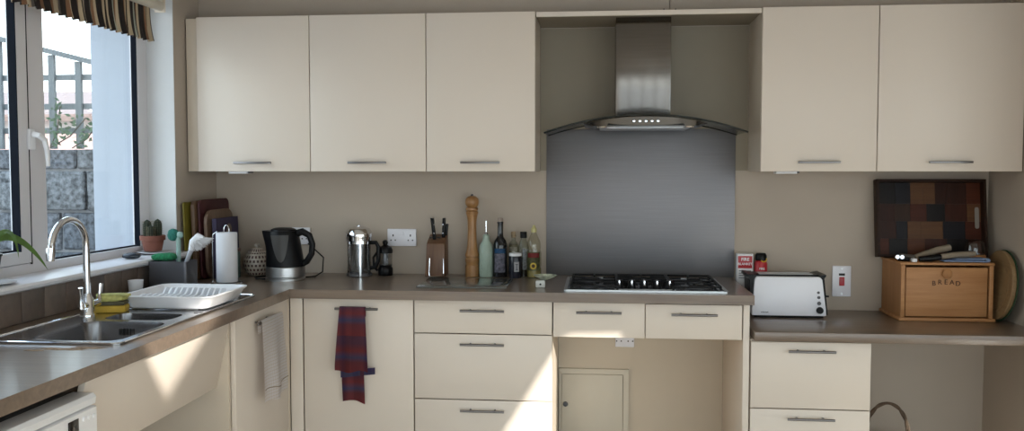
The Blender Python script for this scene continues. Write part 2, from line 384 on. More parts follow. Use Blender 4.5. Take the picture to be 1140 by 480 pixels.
# striped blind on its roller
bl = thing('roller_blind', (-0.05, -1.45, 1.995), 'striped brown and cream fabric blind hanging at the top of the window', 'blind')
c1, c2, c3, c4, c5 = (0.045, 0.035, 0.032), (0.52, 0.42, 0.30), (0.30, 0.17, 0.10), (0.40, 0.40, 0.33), (0.16, 0.14, 0.125)
stripe = bands('blind_stripes', [(0.0, c1), (0.27, c3), (0.34, c2), (0.42, c1), (0.46, c2), (0.56, c5), (0.60, c1), (0.74, c4), (0.78, c1), (0.84, c3), (0.92, c2)], 1, 0.165, 0.85)
def blindf(u, v):
    y = -0.545 - u * 1.85; z = 1.995 + v * 0.2
    fl = (1 - v) ** 3
    return (-0.05 + 0.010 * math.sin(y * 2 * PI / 0.043) * (0.25 + 0.75 * fl) + 0.012 * fl, y, z + 0.003 * math.sin(y * 2 * PI / 0.043) * fl)
B().sheet(blindf, 220, 10, 0.002).obj('fabric', stripe, bl)
B().tube([(-0.035, -0.485, 2.165), (-0.035, -2.41, 2.165)], 0.024, 16).obj('roller', mat('cream_roller', (0.60, 0.55, 0.46), 0.5), bl)
B().box(-0.062, -0.010, -0.482, -0.475, 2.135, 2.20, .003).obj('bracket', 'cream_edge', bl)

# ------------------------------------------------------------------ outdoors
sw = thing('stone_wall', (-2.2, 1.4, -0.12), 'grey rough stone garden wall seen through the window', 'stone wall')
stm = [mat('stone_%d' % i, c, 0.95, var=0.75, scale=34, bump=0.9, bscale=60) for i, c in enumerate([(0.10, 0.105, 0.115), (0.125, 0.13, 0.135), (0.08, 0.088, 0.10)])]
B().box(-4.4, -0.5, 1.33, 1.6, -0.12, 1.56).obj('mortar', mat('mortar', (0.24, 0.24, 0.245), 0.95, var=0.15, scale=30), sw)
zs = [-0.12, 0.33, 0.605, 0.88, 1.15, 1.43, 1.578]
for r_ in range(len(zs) - 1):
    x = -4.4 + random.uniform(-.3, 0); 
    if r_ == 4: x = -4.06
    if r_ == 5: x = -4.62
    while x < -0.5:
        wd = random.uniform(.48, .66)
        if r_ == 4: wd = 0.64
        x0 = max(x, -4.4); x1 = min(x + wd, -.5)
        if x1 - x0 > .1:
            b = B().box(x0 + .008, x1 - .008, 1.30 + random.uniform(-.012, .012), 1.5, zs[r_] + .009, zs[r_ + 1] - .009, 0.012)
            bmesh.ops.subdivide_edges(b.bm, edges=b.bm.edges[:], cuts=1)
            for v in b.bm.verts: v.co += Vector((random.uniform(-.004, .004), random.uniform(-.006, .006), random.uniform(-.004, .004)))
            b.obj('stone', stm[random.randrange(3)], sw)
        x += wd
tr = thing('trellis', (-2.2, 1.4, 1.578), 'weathered grey square wooden trellis standing on the garden wall', 'trellis')
tm = wood('trellis_wood', (0.13, 0.14, 0.14), (0.20, 0.21, 0.21), 2, 4, 0.9)
for i in range(13):
    x = -1.207 - 0.192 * i
    top = 2.16 + (-1.45 - x) * 0.25 - 0.03
    B().box(x - .021, x + .021, 1.385, 1.41, 1.575, top).obj('slat', tm, tr)
for z in (1.70, 1.865, 2.063):
    B().box(-3.6, -1.0, 1.41, 1.43, z - .019, z + .019).obj('slat', tm, tr)
B().prism([(-1.0, 2.02), (-1.0, 2.055), (-3.6, 2.71), (-3.6, 2.675)], 1.375, 1.435, 'xz').obj('top_rail', tm, tr)
cl = thing('climbing_plant', (-1.75, 1.34, 1.5), 'thin green climbing plant growing over the trellis', 'climbing plant')
lm = mat('climber_leaf', (0.06, 0.10, 0.05), 0.7, var=0.3, scale=30)
for (xa, xb, za, zb) in ((-1.78, -1.70, 1.58, 1.86), (-1.78, -1.52, 1.58, 1.78), (-1.62, -1.44, 1.58, 1.74), (-2.05, -2.0, 1.58, 1.8)):
    B().tube([(xa, 1.35, za), ((xa + xb) / 2 + .02, 1.345, (za + zb) / 2 - .02), (xb, 1.35, zb)], 0.004, 6).obj('stem', mat('stem_brown', (0.07, 0.06, 0.04), 0.8), cl)
lf = B()
for i in range(130):
    t = random.random(); k = random.choice([(-1.76, 1.6, -1.70, 1.88), (-1.74, 1.6, -1.55, 1.8), (-1.56, 1.6, -1.44, 1.76), (-2.05, 1.6, -2.02, 1.8)])
    c = Vector((k[0] + (k[2] - k[0]) * t + random.gauss(0, .025), 1.345 + random.uniform(-.03, .02), k[1] + (k[3] - k[1]) * t + random.gauss(0, .02)))
    a = random.uniform(0, 6.28); d = Vector((math.cos(a), random.uniform(-.3, .3), math.sin(a))) * random.uniform(.014, .026); n = Vector((-math.sin(a), random.uniform(-.4, .4), math.cos(a))) * .010
    v = [lf.bm.verts.new(p) for p in (c - d, c - n, c + d, c + n)]; lf.bm.faces.new(v)
fl = lf.obj('foliage', lm, cl, smooth=False); fl['kind'] = 'stuff'

hs = thing('neighbour_house', (-8.5, 14, -0.12), 'white rendered house with brown tiled roofs beyond the trellis', 'house')
hw = mat('house_render', (0.72, 0.68, 0.66), 0.9)
B().box(-12.5, -4.5, 13.0, 17.0, -.12, 2.62).obj('wall', hw, hs)
def tiled_roof(x0, x1, ya, za, yb, zb, rows, m, nm, cols):
    rf = B().prism([(ya, za - .1), (yb, zb - .1), (yb, zb), (ya, za)], x0, x1, 'yz').obj(nm, m[0], hs)
    L_ = math.hypot(yb - ya, zb - za); ang = math.atan2(zb - za, yb - ya); wd = (x1 - x0) / cols
    base = B().box(-wd * .48, wd * .48, 0, L_ / rows * 1.15, 0.01, 0.05)
    me0 = None
    for r_ in range(rows):
        for c in range(cols):
            if me0 is None:
                t = base.obj('roof_tile', m[1], rf, smooth=False); me0 = t.data; off = Vector((0, 0, 0))
                me0.transform(Matrix.Translation((0, L_ / rows * 1.15 / 2, 0)))
            else:
                t = bpy.data.objects.new('roof_tile', me0); COL.objects.link(t); t.parent = rf
            px = x0 + wd * (c + .5 + (.25 if r_ % 2 else -.25) * .8); f = r_ / rows
            t.location = Vector((px, ya + (yb - ya) * f, za + (zb - za) * f)) - WL[rf.name]; t.rotation_euler = (ang + .04, 0, 0)
rm1 = (mat('roof_brown', (0.16, 0.12, 0.11), .9), mat('roof_tile_brown', (0.24, 0.185, 0.175), .9, var=.25, scale=2))
rm2 = (mat('roof_red', (0.25, 0.14, 0.11), .9), mat('roof_tile_red', (0.40, 0.25, 0.21), .9, var=.25, scale=2))
tiled_roof(-12.7, -7.95, 12.7, 2.55, 15.2, 3.22, 9, rm1, 'roof', 14)
B().prism([(-8.6, 2.6), (-4.5, 2.6), (-4.5, 3.7), (-7.3, 3.7)], 12.9, 13.05, 'xz').obj('gable', hw, hs)
tiled_roof(-12.5, -5.0, 10.6, 1.55, 12.9, 2.24, 9, rm2, 'lower_roof', 20)
B().box(-12.4, -5.1, 11.0, 12.9, -.12, 1.55).obj('wall', hw, hs)

# ------------------------------------------------------------------ worktops
wt = B().plate([(0.001, -0.001), (2.575, -0.001), (2.575, -0.622), (0.60, -0.622), (0.60, -2.75), (0.001, -2.75)],
               [rrect(0.20, 0.518, -1.84, -1.31, 0.03)], 0.870, 0.910, 'xy')
wt_o = wt.obj('worktop', 'worktop_x', smooth=False)
tag(wt_o, 'long brown wood-effect worktop running under the window and the back wall', 'worktop')
wm = mat('bare_chipboard', (.30, .20, .12), .9, var=.5, scale=70)
for cx_, cy_, rx_, ry_, sd in ((.40, -1.93, .085, .020, 1), (.46, -1.905, .06, .016, 2), (.33, -1.955, .035, .010, 3)):
    rn = random.Random(sd)
    B().prism([(cx_ + rx_ * rn.uniform(.7, 1.05) * math.cos(2 * PI * k / 22), cy_ + ry_ * rn.uniform(.6, 1.1) * math.sin(2 * PI * k / 22)) for k in range(22)], .9101, .9104, 'xy').obj('worn_patch', wm, wt_o, smooth=False)
tag(B().box(2.578, XR - .001, -0.622, -0.001, 0.720, 0.760, 0.003).obj('worktop', 'worktop_x'), 'lower brown wood-effect worktop carrying the toaster and bread bin', 'worktop')

# ------------------------------------------------------------------ cabinets
def bar_handle(c, length, parent, axis='x', out=(0, -1, 0), r=0.0055, post=0.03):
    """round bar handle on two posts; c on the door face"""
    c = Vector(c); o = Vector(out); a = Vector((1, 0, 0)) if axis == 'x' else Vector((0, 1, 0))
    b = B(); m = c + o * post
    b.tube([m - a * length / 2, m + a * length / 2], r, 12)
    for s in (-1, 1): b.tube([c + a * s * length * .28, m + a * s * length * .28], r * .85, 8)
    return b.obj('handle', 'handle', parent)

def wall_cabinet(x0, x1, label, filler=None, z0=1.422, z1=2.137):
    t = thing('wall_cabinet', ((x0 + x1) / 2, -0.16, z0), label, 'cabinet', 'cream wall cabinets')
    b = B(); th = .018
    b.box(x0 + .001, x0 + th, -.314, -.002, z0, z1); b.box(x1 - th, x1 - .001, -.314, -.002, z0, z1)
    b.box(x0 + th, x1 - th, -.314, -.002, z0, z0 + th); b.box(x0 + th, x1 - th, -.314, -.002, z1 - th, z1); b.box(x0 + th, x1 - th, -.012, -.002, z0 + th, z1 - th)
    b.obj('carcass', 'cream_edge', t)
    d = B().box(x0 + .002, x1 - .002, -.335, -.316, z0 - .001, z1, .0012).obj('door', 'cream', t)
    hb = B(); hx = (x0 + x1) / 2
    hb.box(hx - .09, hx + .09, -.362, -.350, 1.456, 1.466, .002)
    for s in (-1, 1): hb.box(hx + s * .07 - .004, hx + s * .07 + .004, -.351, -.335, 1.457, 1.465)
    hb.obj('handle', 'handle', d)
    if filler: B().box(filler[0], filler[1], -.322, -.303, z0, z1 - .004, .001).obj('filler_strip', 'cream_edge', t)
    return t
wall_cabinet(0.062, 0.604, 'cream wall cabinet beside the window with a filler strip on its left', (0.008, 0.0615))
wall_cabinet(0.604, 1.149, 'cream wall cabinet above the kettle and double socket, second from the window')
wall_cabinet(1.149, 1.648, 'cream wall cabinet directly left of the extractor hood')
wall_cabinet(2.642, 3.137, 'cream wall cabinet directly right of the extractor hood')
wall_cabinet(3.137, 3.741, 'widest cream wall cabinet above the bread bin at the right wall')
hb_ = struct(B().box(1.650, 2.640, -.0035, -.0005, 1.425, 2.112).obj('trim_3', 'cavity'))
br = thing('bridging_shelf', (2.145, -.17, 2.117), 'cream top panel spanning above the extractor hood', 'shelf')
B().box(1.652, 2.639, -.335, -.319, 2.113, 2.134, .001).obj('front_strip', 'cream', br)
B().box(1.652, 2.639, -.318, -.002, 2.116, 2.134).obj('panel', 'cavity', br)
for x, l in ((.245, 'small white light fitting under the cabinet next to the window'), (2.76, 'small white light fitting under the cabinet right of the hood')):
    t = thing('cabinet_light', (x, -.29, 1.41), l, 'light fitting', 'lights under the wall cabinets')
    B().box(x - .045, x + .045, -.315, -.25, 1.410, 1.4215, .003).obj('housing', 'whitematte', t)
    B().box(x + .046, x + .056, -.31, -.26, 1.413, 1.4215, .001).obj('connector', 'dgrey', t)

def base_front(t, nm, x0, x1, z0, z1, hl=.185, hz=None, y=-.585):
    d = B().box(x0 + .002, x1 - .002, y, y + .019, z0, z1, .0012).obj(nm, 'cream', t)
    if hz: bar_handle(((x0 + x1) / 2, y, hz), hl, d)
    return d
def carcass(t, x0, x1, y0, y1, z0, z1, m='cream_edge'):
    b = B(); th = .018
    b.box(x0 + .001, x0 + th, y0, y1, z0, z1); b.box(x1 - th, x1 - .001, y0, y1, z0, z1); b.box(x0 + th, x1 - th, y0, y1, z0, z0 + th)
    b.box(x0 + th, x1 - th, y0, y1, z1 - th, z1); b.box(x0 + th, x1 - th, y1 - .01, y1, z0 + th, z1 - th)
    return b.obj('carcass', m, t)
# corner unit with a door facing the camera
t = thing('base_cabinet', (.87, -.3, 0), 'cream base cabinet door with the red and blue towel on its handle', 'cabinet', 'cream base units')
carcass(t, .648, 1.139, -.565, -.003, .15, .869)
base_front(t, 'door', .648, 1.139, .155, .866, .19, .827)
B().box(.588, .643, -.583, -.566, .0, .868, .001).obj('corner_post', 'cream', t)
B().box(.59, 1.139, -.53, -.515, 0, .149).obj('plinth', 'cream_edge', t)
# drawer unit
t = thing('drawer_unit', (1.44, -.3, 0), 'wide cream drawer unit between the towel cabinet and the hob', 'drawers', 'cream base units')
carcass(t, 1.141, 1.740, -.565, -.003, .15, .869)
for z0, z1 in ((.7245, .866), (.4375, .720), (.155, .433)): base_front(t, 'drawer', 1.141, 1.740, z0, z1, .19, z1 - .040)
B().box(1.141, 1.740, -.53, -.515, 0, .149).obj('plinth', 'cream_edge', t)
# hob support unit with two shallow drawers above the open knee space
t = thing('hob_unit', (2.14, -.3, .71), 'pair of shallow cream drawers under the gas hob', 'drawers', 'cream base units')
b = B(); b.box(1.742, 2.533, -.565, -.003, .715, .730); b.box(1.742, 2.533, -.013, -.003, .730, .865); b.box(1.742, 1.76, -.565, -.013, .73, .865); b.box(2.515, 2.533, -.565, -.013, .73, .865); b.box(2.12, 2.14, -.565, -.013, .73, .865)
b.obj('carcass', 'cream_edge', t)
base_front(t, 'drawer', 1.742, 2.131, .717, .864, .19, .826); base_front(t, 'drawer', 2.131, 2.534, .717, .862, .19, .823)
tag(B().box(2.537, 2.563, -.583, -.003, 0, .869, .001).obj('end_panel', 'cream'), 'narrow upright cream panel at the right end of the hob unit', 'panel')
# right drawer unit under the low worktop
t = thing('drawer_unit', (2.81, -.3, 0), 'cream drawer unit under the lower worktop below the toaster', 'drawers', 'cream base units')
carcass(t, 2.568, 3.056, -.565, -.003, .15, .719)
for z0, z1 in ((.4335, .712), (.155, .429)): base_front(t, 'drawer', 2.568, 3.056, z0, z1, .19, z1 - .034)
B().box(2.568, 3.056, -.53, -.515, 0, .149).obj('plinth', 'cream_edge', t)
# left run: towel door cabinet under the corner, facing right
t = thing('base_cabinet', (.28, -.88, 0), 'cream base cabinet under the dish rack with the white checked towel', 'cabinet', 'cream base units')
b = B(); th = .018
b.box(.02, .565, -1.180, -1.162, 0, .869); b.box(.02, .565, -.628, -.610, .0, .869); b.box(.02, .03, -1.162, -.628, .1, .869); b.box(.03, .565, -1.162, -.628, .13, .148)
b.obj('carcass', 'cream_edge', t)
d = B().box(.567, .586, -1.164, -.6105, .12, .866, .0012).obj('door', 'cream', t)
bar_handle((.586, -.915, .825), .20, d, 'y', (1, 0, 0))
B().box(.5675, .5855, -.609, -.5845, .0, .868, .001).obj('corner_filler', 'cream_edge', t)
# tilted apron panel below the sink
tag(B().hexa([(.502, -2.10, .622), (.520, -2.10, .617), (.520, -1.184, .617), (.502, -1.184, .622), (.555, -2.10, .868), (.574, -2.10, .868), (.574, -1.184, .868), (.555, -1.184, .868)], .0012).obj('apron_panel', 'cream'),
    'tilted cream panel below the sink with a patch of sunlight', 'panel')

# recess below the hob: back board, access hatch, socket
rb = struct(B().box(1.742, 2.536, -.0035, -.0005, 0.0, .714).obj('trim_2', 'wall_low'))
hp = thing('access_hatch', (1.905, -.01, 0.05), 'small beige access hatch with a dark knob at the back of the knee space', 'hatch')
hm = mat('hatch_paint', (0.62, 0.56, 0.46), .6, var=.02)
B().plate([(1.745, .02), (2.084, .02), (2.084, .453), (1.745, .453)], [[(1.755, .06), (2.058, .06), (2.058, .428), (1.755, .428)]], -.020, -.004, 'xz').obj('frame', hm, hp, smooth=False)
hdz = B().box(1.7575, 2.0555, -.017, -.004, .0625, .4255, .001).obj('hatch_door', hm, hp)
B().lathe([(.012, -.017), (.013, -.022), (.010, -.028), (0, -.029)], (1.776, 0, .276), 16, 'y').obj('knob', 'dgrey', hdz)

# ------------------------------------------------------------------ sockets
def double_socket(x0, x1, z0, z1, label, y=0.0, full=True):
    t = thing('wall_socket', ((x0 + x1) / 2, y - .005, z0), label, 'socket', 'white sockets')
    B().box(x0, x1, y - .012, y - .0008, z0, z1, .003).obj('face_plate', 'socket', t)
    w_ = x1 - x0; h = z1 - z0
    for s in (0, 1):
        cx = x0 + w_ * (.20 if s == 0 else .80)
        kx = x0 + w_ * (.43 if s == 0 else .57)
        B().box(kx - .007, kx + .007, y - .0155, y - .012, z0 + h * .62, z0 + h * .86, .001).obj('rocker', 'socket', t)
        hb = B(); hb.box(cx - .003, cx + .003, y - .0128, y - .011, z0 + h * .56, z0 + h * .68)
        for q in (-1, 1): hb.box(cx + q * .011 - .003, cx + q * .011 + .003, y - .0128, y - .011, z0 + h * .31, z0 + h * .38)
        hb.obj('pin_holes', 'dark', t)
    return t
double_socket(.886, 1.032, 1.049, 1.135, 'white double socket between the coffee press and the knife block')
double_socket(.343, .489, 1.053, 1.139, 'white double socket behind the black kettle')
double_socket(2.018, 2.110, .563, .649, 'white socket under the hob drawers at the back of the knee space')
t = thing('cooker_switch', (3.086, -.006, .825), 'white upright wall switch with a red rocker beside the toaster', 'switch')
B().box(3.043, 3.129, -.012, -.0008, .826, .972, .003).obj('face_plate', 'socket', t)
B().box(3.074, 3.098, -.017, -.012, .878, .920, .002).obj('rocker', 'red', t)
B().box(3.072, 3.100, -.0135, -.012, .926, .937, .0005).obj('indicator_window', 'dark', t)
for z in (.839, .961): B().lathe([(.004, 0), (.004, .002)], (3.086, -.0138, z), 10, 'y').obj('screw', 'steel', t)

# ------------------------------------------------------------------ cooker hood, splashback, hob
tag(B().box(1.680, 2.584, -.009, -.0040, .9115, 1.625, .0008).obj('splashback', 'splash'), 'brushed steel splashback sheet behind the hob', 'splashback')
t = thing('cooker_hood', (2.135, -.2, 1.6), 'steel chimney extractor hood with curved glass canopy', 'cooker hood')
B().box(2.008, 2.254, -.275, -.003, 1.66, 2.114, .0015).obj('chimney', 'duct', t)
xc = 2.137
def canopy(u, v):
    x = xc + (u * 2 - 1) * .448; q = (u * 2 - 1)
    front = -.445 + .10 * q * q
    y = -.03 + (front + .03) * v
    return (x, y, 1.667 - .073 * q * q)
cg = clear('smoked_glass', (.62, .66, .68), 1.2)
gl = B().sheet(canopy, 40, 8, .006).obj('glass_canopy', cg, t)
ed = B(); ed.tube([Vector(canopy(i / 40, 1)) + Vector((0, -.002, 0)) for i in range(41)], .0042, 8)
ed.obj('canopy_edge', mat('glass_edge_dark', (.015, .02, .02), .2), gl)
ed = B(); ed.tube([Vector(canopy(i / 40, 0)) for i in range(41)], .0030, 6).obj('canopy_back_edge', MATS['glass_edge_dark'], gl)
body = B()
top = [(xc - .285, -.03), (xc + .285, -.03), (xc + .285, -.37), (xc + .22, -.415), (xc - .22, -.415), (xc - .285, -.37)]
def zt(x): q = (x - xc) / .448; return 1.660 - .073 * q * q
N_ = 20; rows = []
for i in range(N_ + 1):
    x = xc + (-1 + 2 * i / N_) * .27; q = abs(x - xc) / .27
    yf = -.425 + .06 * q ** 3
    zb_ = 1.620 + .010 * max(0, (q - .75) / .25)
    rows.append([body.bm.verts.new(p) for p in ((x, -.03, zt(x)), (x, yf, zt(x)), (x, yf + .012, zb_), (x, -.03, zb_))])
for a, c in zip(rows, rows[1:]):
    for k in range(4): body.bm.faces.new((a[k], c[k], c[(k + 1) % 4], a[(k + 1) % 4]))
body.bm.faces.new(rows[0]); body.bm.faces.new(rows[-1][::-1]); bmesh.ops.recalc_face_normals(body.bm, faces=body.bm.faces[:])
hbod = body.obj('hood_body', mat('hood_steel', (.16, .16, .16), .25, 1.0), t)
B().box(xc - .17, xc + .17, -.4165, -.4, 1.616, 1.622, .001).obj('lower_lip', MATS['hood_steel'], t)
for i in range(5): B().lathe([(.0065, -.4245), (.0055, -.429), (0, -.4292)], (xc - .052 + .026 * i, 0, 1.641), 14, 'y').obj('button', 'chrome', t)
for s in (-1, 1): B().lathe([(.022, 1.614), (.025, 1.620)], (xc + s * .19, -.36, 0), 18).obj('lamp', 'chrome', t)
B().box(xc - .2, xc + .2, -.33, -.08, 1.614, 1.620, .001).obj('grease_filter', 'steel', t)

HX0, HX1, HY0, HY1 = 1.787, 2.478, -.577, -.115
t = thing('gas_hob', (2.13, -.31, .91), 'black five-burner gas hob with steel edge trim', 'hob')
B().plate(rrect(HX0, HX1, HY0, HY1, .012), [rrect(HX0 + .014, HX1 - .014, HY0 + .014, HY1 - .014, .008)], .9105, .9185, 'xy').obj('steel_trim', 'steel', t, smooth=False)
B().prism(rrect(HX0 + .013, HX1 - .013, HY0 + .013, HY1 - .013, .008), .9105, .9165, 'xy').obj('hob_top', 'blackgloss', t, smooth=False)
cx = (HX0 + HX1) / 2
burn = [(cx - .235, -.45, .032), (cx - .235, -.235, .045), (cx + .235, -.45, .045), (cx + .235, -.235, .032), (cx, -.245, .060)]
for x, y, r in burn:
    bb = B().lathe([(r * 1.25, .9165), (r * 1.25, .919), (r, .920), (r, .924), (r * .9, .924)], (x, y, 0), 22).obj('burner', 'dgrey', t)
    B().lathe([(r * .95, .924), (r * .95, .928), (r * .85, .930), (0, .931)], (x, y, 0), 22).obj('burner_cap', 'iron', bb)
for gx0, gx1, gy0, gy1 in ((HX0 + .03, cx - .118, HY0 + .03, HY1 - .02), (cx - .112, cx + .112, HY0 + .20, HY1 - .02), (cx + .118, HX1 - .03, HY0 + .03, HY1 - .02)):
    g = B(); q = .005; z0, z1 = .928, .936
    for y in (gy0, gy1, (gy0 + gy1) / 2): g.box(gx0, gx1, y - q, y + q, z0, z1, .002)
    for x in (gx0, gx1): g.box(x - q, x + q, gy0, gy1, z0, z1, .002)
    mx = (gx0 + gx1) / 2
    for y in (gy0 + (gy1 - gy0) * .27, gy0 + (gy1 - gy0) * .73):
        for s in (-1, 1): g.box(mx + s * .04, gx0 if s < 0 else gx1, y - q * .8, y + q * .8, z0, z1, .001)
    for s in (-1, 1): g.box(mx - q * .8, mx + q * .8, gy0 if s < 0 else gy1, (gy0 + .10) if s < 0 else (gy1 - .06), z0, z1, .001)
    for x in (gx0, gx1):
        for y in (gy0, gy1): g.box(x - q, x + q, y - q, y + q, .9165, z0)
    g.obj('pan_support', 'iron', t)
for i in range(5):
    x = cx - .108 + .054 * i
    k = B().lathe([(.020, .9165), (.020, .922), (.017, .924), (.0155, .946), (.0145, .949), (0, .949)], (x, -.47, 0), 20).obj('knob', 'black', t)
    B().box(x - .0035, x + .0035, -.489, -.455, .922, .951, .001).obj('knob_grip', 'chrome', k)
B().box(cx - .13, cx + .13, -.545, -.530, .9165, .919, .001).obj('control_strip', 'steel', t)

# ------------------------------------------------------------------ sink, tap and washing-up things
t = thing('sink', (.32, -1.35, .91), 'stainless steel one and a half bowl inset sink with drainer', 'sink')
SX0, SX1, SY0, SY1 = .095, .537, -1.868, -.825
bowl1 = rrect(.215, .505, -1.83, -1.50, .05); bowl2 = rrect(.235, .48, -1.465, -1.325, .045)
B().plate(rrect(SX0, SX1, SY0, SY1, .03), [bowl1, bowl2], .9105, .9150, 'xy').obj('sink_top', 'sink', t, smooth=False)
B().tube([Vector((p[0], p[1], .9155)) for p in rrect(SX0 + .004, SX1 - .004, SY0 + .004, SY1 - .004, .028)] + [Vector((rrect(SX0 + .004, SX1 - .004, SY0 + .004, SY1 - .004, .028)[0][0], rrect(SX0 + .004, SX1 - .004, SY0 + .004, SY1 - .004, .028)[0][1], .9155))], .003, 6).obj('raised_rim', 'chrome', t)
def bowl(poly, depth, cx_, cy_):
    b = B(); rings = []
    for z, s in ((.915, 1.0), (.905, .985), (.915 - depth + .03, .93), (.915 - depth, .80)):
        rings.append([b.bm.verts.new((cx_ + (p[0] - cx_) * s, cy_ + (p[1] - cy_) * s, z)) for p in poly])
    n = len(poly)
    for a, c in zip(rings, rings[1:]):
        for i in range(n): b.bm.faces.new((a[i], a[(i + 1) % n], c[(i + 1) % n], c[i]))
    b.bm.faces.new(rings[-1]); bmesh.ops.recalc_face_normals(b.bm, faces=b.bm.faces[:])
    bmesh.ops.solidify(b.bm, geom=b.bm.faces[:], thickness=.001)
    return b.obj('bowl', mat('bowl_steel', (.20, .20, .21), .25, 1.0), t)
b1 = bowl(bowl1, .17, .36, -1.665); bowl(bowl2, .10, .357, -1.395)
B().lathe([(.035, .747), (.035, .750), (.02, .7495)], (.36, -1.665, 0), 20).obj('drain', 'chrome', b1)
ov = B()
for i in range(5): ov.box(.33 + i * .011, .335 + i * .011, -1.5105, -1.5065, .872, .892)
ov.obj('overflow_slots', 'dark', b1)
for i in range(9):
    B().box(.20, .48, -1.245 + .045 * i, -1.225 + .045 * i, .9148, .9185, .0018).obj('drainer_rib', 'sink', t)
B().lathe([(.016, .915), (.016, .9175), (0, .918)], (.505, -1.29, 0), 16).obj('plug_control', 'dgrey', t)

t = thing('mixer_tap', (.154, -1.402, .915), 'tall chrome swan-neck mixer tap behind the sink', 'tap')
B().lathe([(.026, .915), (.026, .922), (.021, .93), (.021, .975), (.015, .985), (.0125, .995)], (.154, -1.402, 0), 22).obj('tap_body', 'chrome', t)
neck = [(.154, -1.402, .985), (.154, -1.402, 1.05), (.154, -1.402, 1.160)] + arc((.154, -1.50, 1.160), .098, 0, PI * .93, 18, 'yz')
neck += [(.154, -1.599, 1.150)]
B().tube(neck, .0115, 14).obj('spout', 'chrome', t)
B().tube([(.154, -1.600, 1.170), (.154, -1.6025, 1.148), (.154, -1.604, 1.128)], [.0145, .0145, .0125], 14).obj('nozzle', 'chrome', t)
for s in (-1, 1):
    B().tube([(.154, -1.402, .952), (.154 + .012, -1.402 + s * .052, .957)], .0125, 12).obj('valve', 'chrome', t)
    B().tube([(.166, -1.402 + s * .052, .95), (.166, -1.402 + s * .056, .985), (.168, -1.402 + s * .062, 1.022)], [.012, .006, .008], 10).obj('lever', 'chrome', t)

t = thing('sponge_stack', (.175, -1.322, .915), 'yellow sponges topped by a green cloth beside the tap', 'sponges')
def blob(b, c, s, rz, amp=.12, seed=0, sub=3, pw=.45):
    rnd = random.Random(seed); g = bmesh.ops.create_icosphere(b.bm, subdivisions=sub, radius=1.0)
    ph = [rnd.uniform(0, 6) for _ in range(6)]
    for v in g['verts']:
        n = v.co.copy()
        f = 1 + amp * math.sin(3 * n.x + ph[0]) * math.sin(4 * n.y + ph[1]) + amp * .6 * math.sin(7 * n.z + ph[2] + 5 * n.x)
        p = Vector([math.copysign(abs(k) ** pw, k) for k in n]) * f
        v.co = Matrix.Rotation(rz, 3, 'Z') @ Vector((p.x * s[0], p.y * s[1], p.z * s[2])) + Vector(c)
    return b
rz = math.radians(15)
b = B(); b.box(-.052, .052, -.032, .032, 0, .026, .006); b.mat4(Matrix.Translation((.190, -1.308, .9155)) @ Matrix.Rotation(rz, 4, 'Z')).obj('sponge', mat('sponge_yellow', (.55, .36, .05), .9, bump=.8, bscale=200), t)
b = B(); b.box(-.054, .05, -.033, .033, .0265, .040, .005); b.mat4(Matrix.Translation((.190, -1.308, .9155)) @ Matrix.Rotation(rz, 4, 'Z')).obj('scourer', mat('sponge_dark', (.10, .09, .05), .9), t)
blob(B(), (.188, -1.306, .969), (.053, .034, .012), rz, .13, 3).obj('cloth', mat('cloth_green', (.48, .46, .16), .9, var=.25, scale=60), t)

# white dish rack
t = thing('dish_rack', (.385, -1.11, .919), 'white plastic dish rack standing on the drainer', 'dish rack')
RX0, RX1, RY0, RY1 = .190, .550, -1.285, -.925
b = B()
def ring(z, i, r): return [(p[0], p[1], z) for p in rrect(RX0 + i, RX1 - i, RY0 + i, RY1 - i, r, 4)]
rg = [[b.bm.verts.new(p) for p in rr] for rr in (ring(.921, .034, .03), ring(.926, .026, .034), ring(.955, .012, .04), ring(.966, .0, .045), ring(.970, .0, .045), ring(.970, .010, .04), ring(.956, .020, .036), ring(.930, .034, .03))]
n = len(rg[0])
for a, c in zip(rg, rg[1:]):
    for i in range(n): b.bm.faces.new((a[i], a[(i + 1) % n], c[(i + 1) % n], c[i]))
b.bm.faces.new(rg[0][::-1]); b.bm.faces.new(rg[-1]); bmesh.ops.recalc_face_normals(b.bm, faces=b.bm.faces[:])
b.obj('tray', 'white', t)
for i in range(11):
    x = RX0 + .055 + i * .0225
    B().prism([(-1.225, .930), (-1.215, .962), (-1.18, .966), (-1.15, .940), (-1.05, .940), (-1.02, .966), (-.985, .962), (-.975, .930)], x - .0035, x + .0035, 'yz').obj('divider', 'white', t, smooth=False)
for x in (RX0 + .06, RX1 - .06):
    for y in (RY0 + .06, RY1 - .06): B().lathe([(.012, .9185), (.014, .922)], (x, y, 0), 10).obj('foot', 'white', t)

tag(B().lathe([(.022, .9105), (.023, .912), (.030, .985), (.0285, .985), (.021, .914), (0, .914)], (.085, -.955, 0), 24).obj('cup', 'whitematte'), 'small plain white cup between the tiles and the dish rack', 'cup')

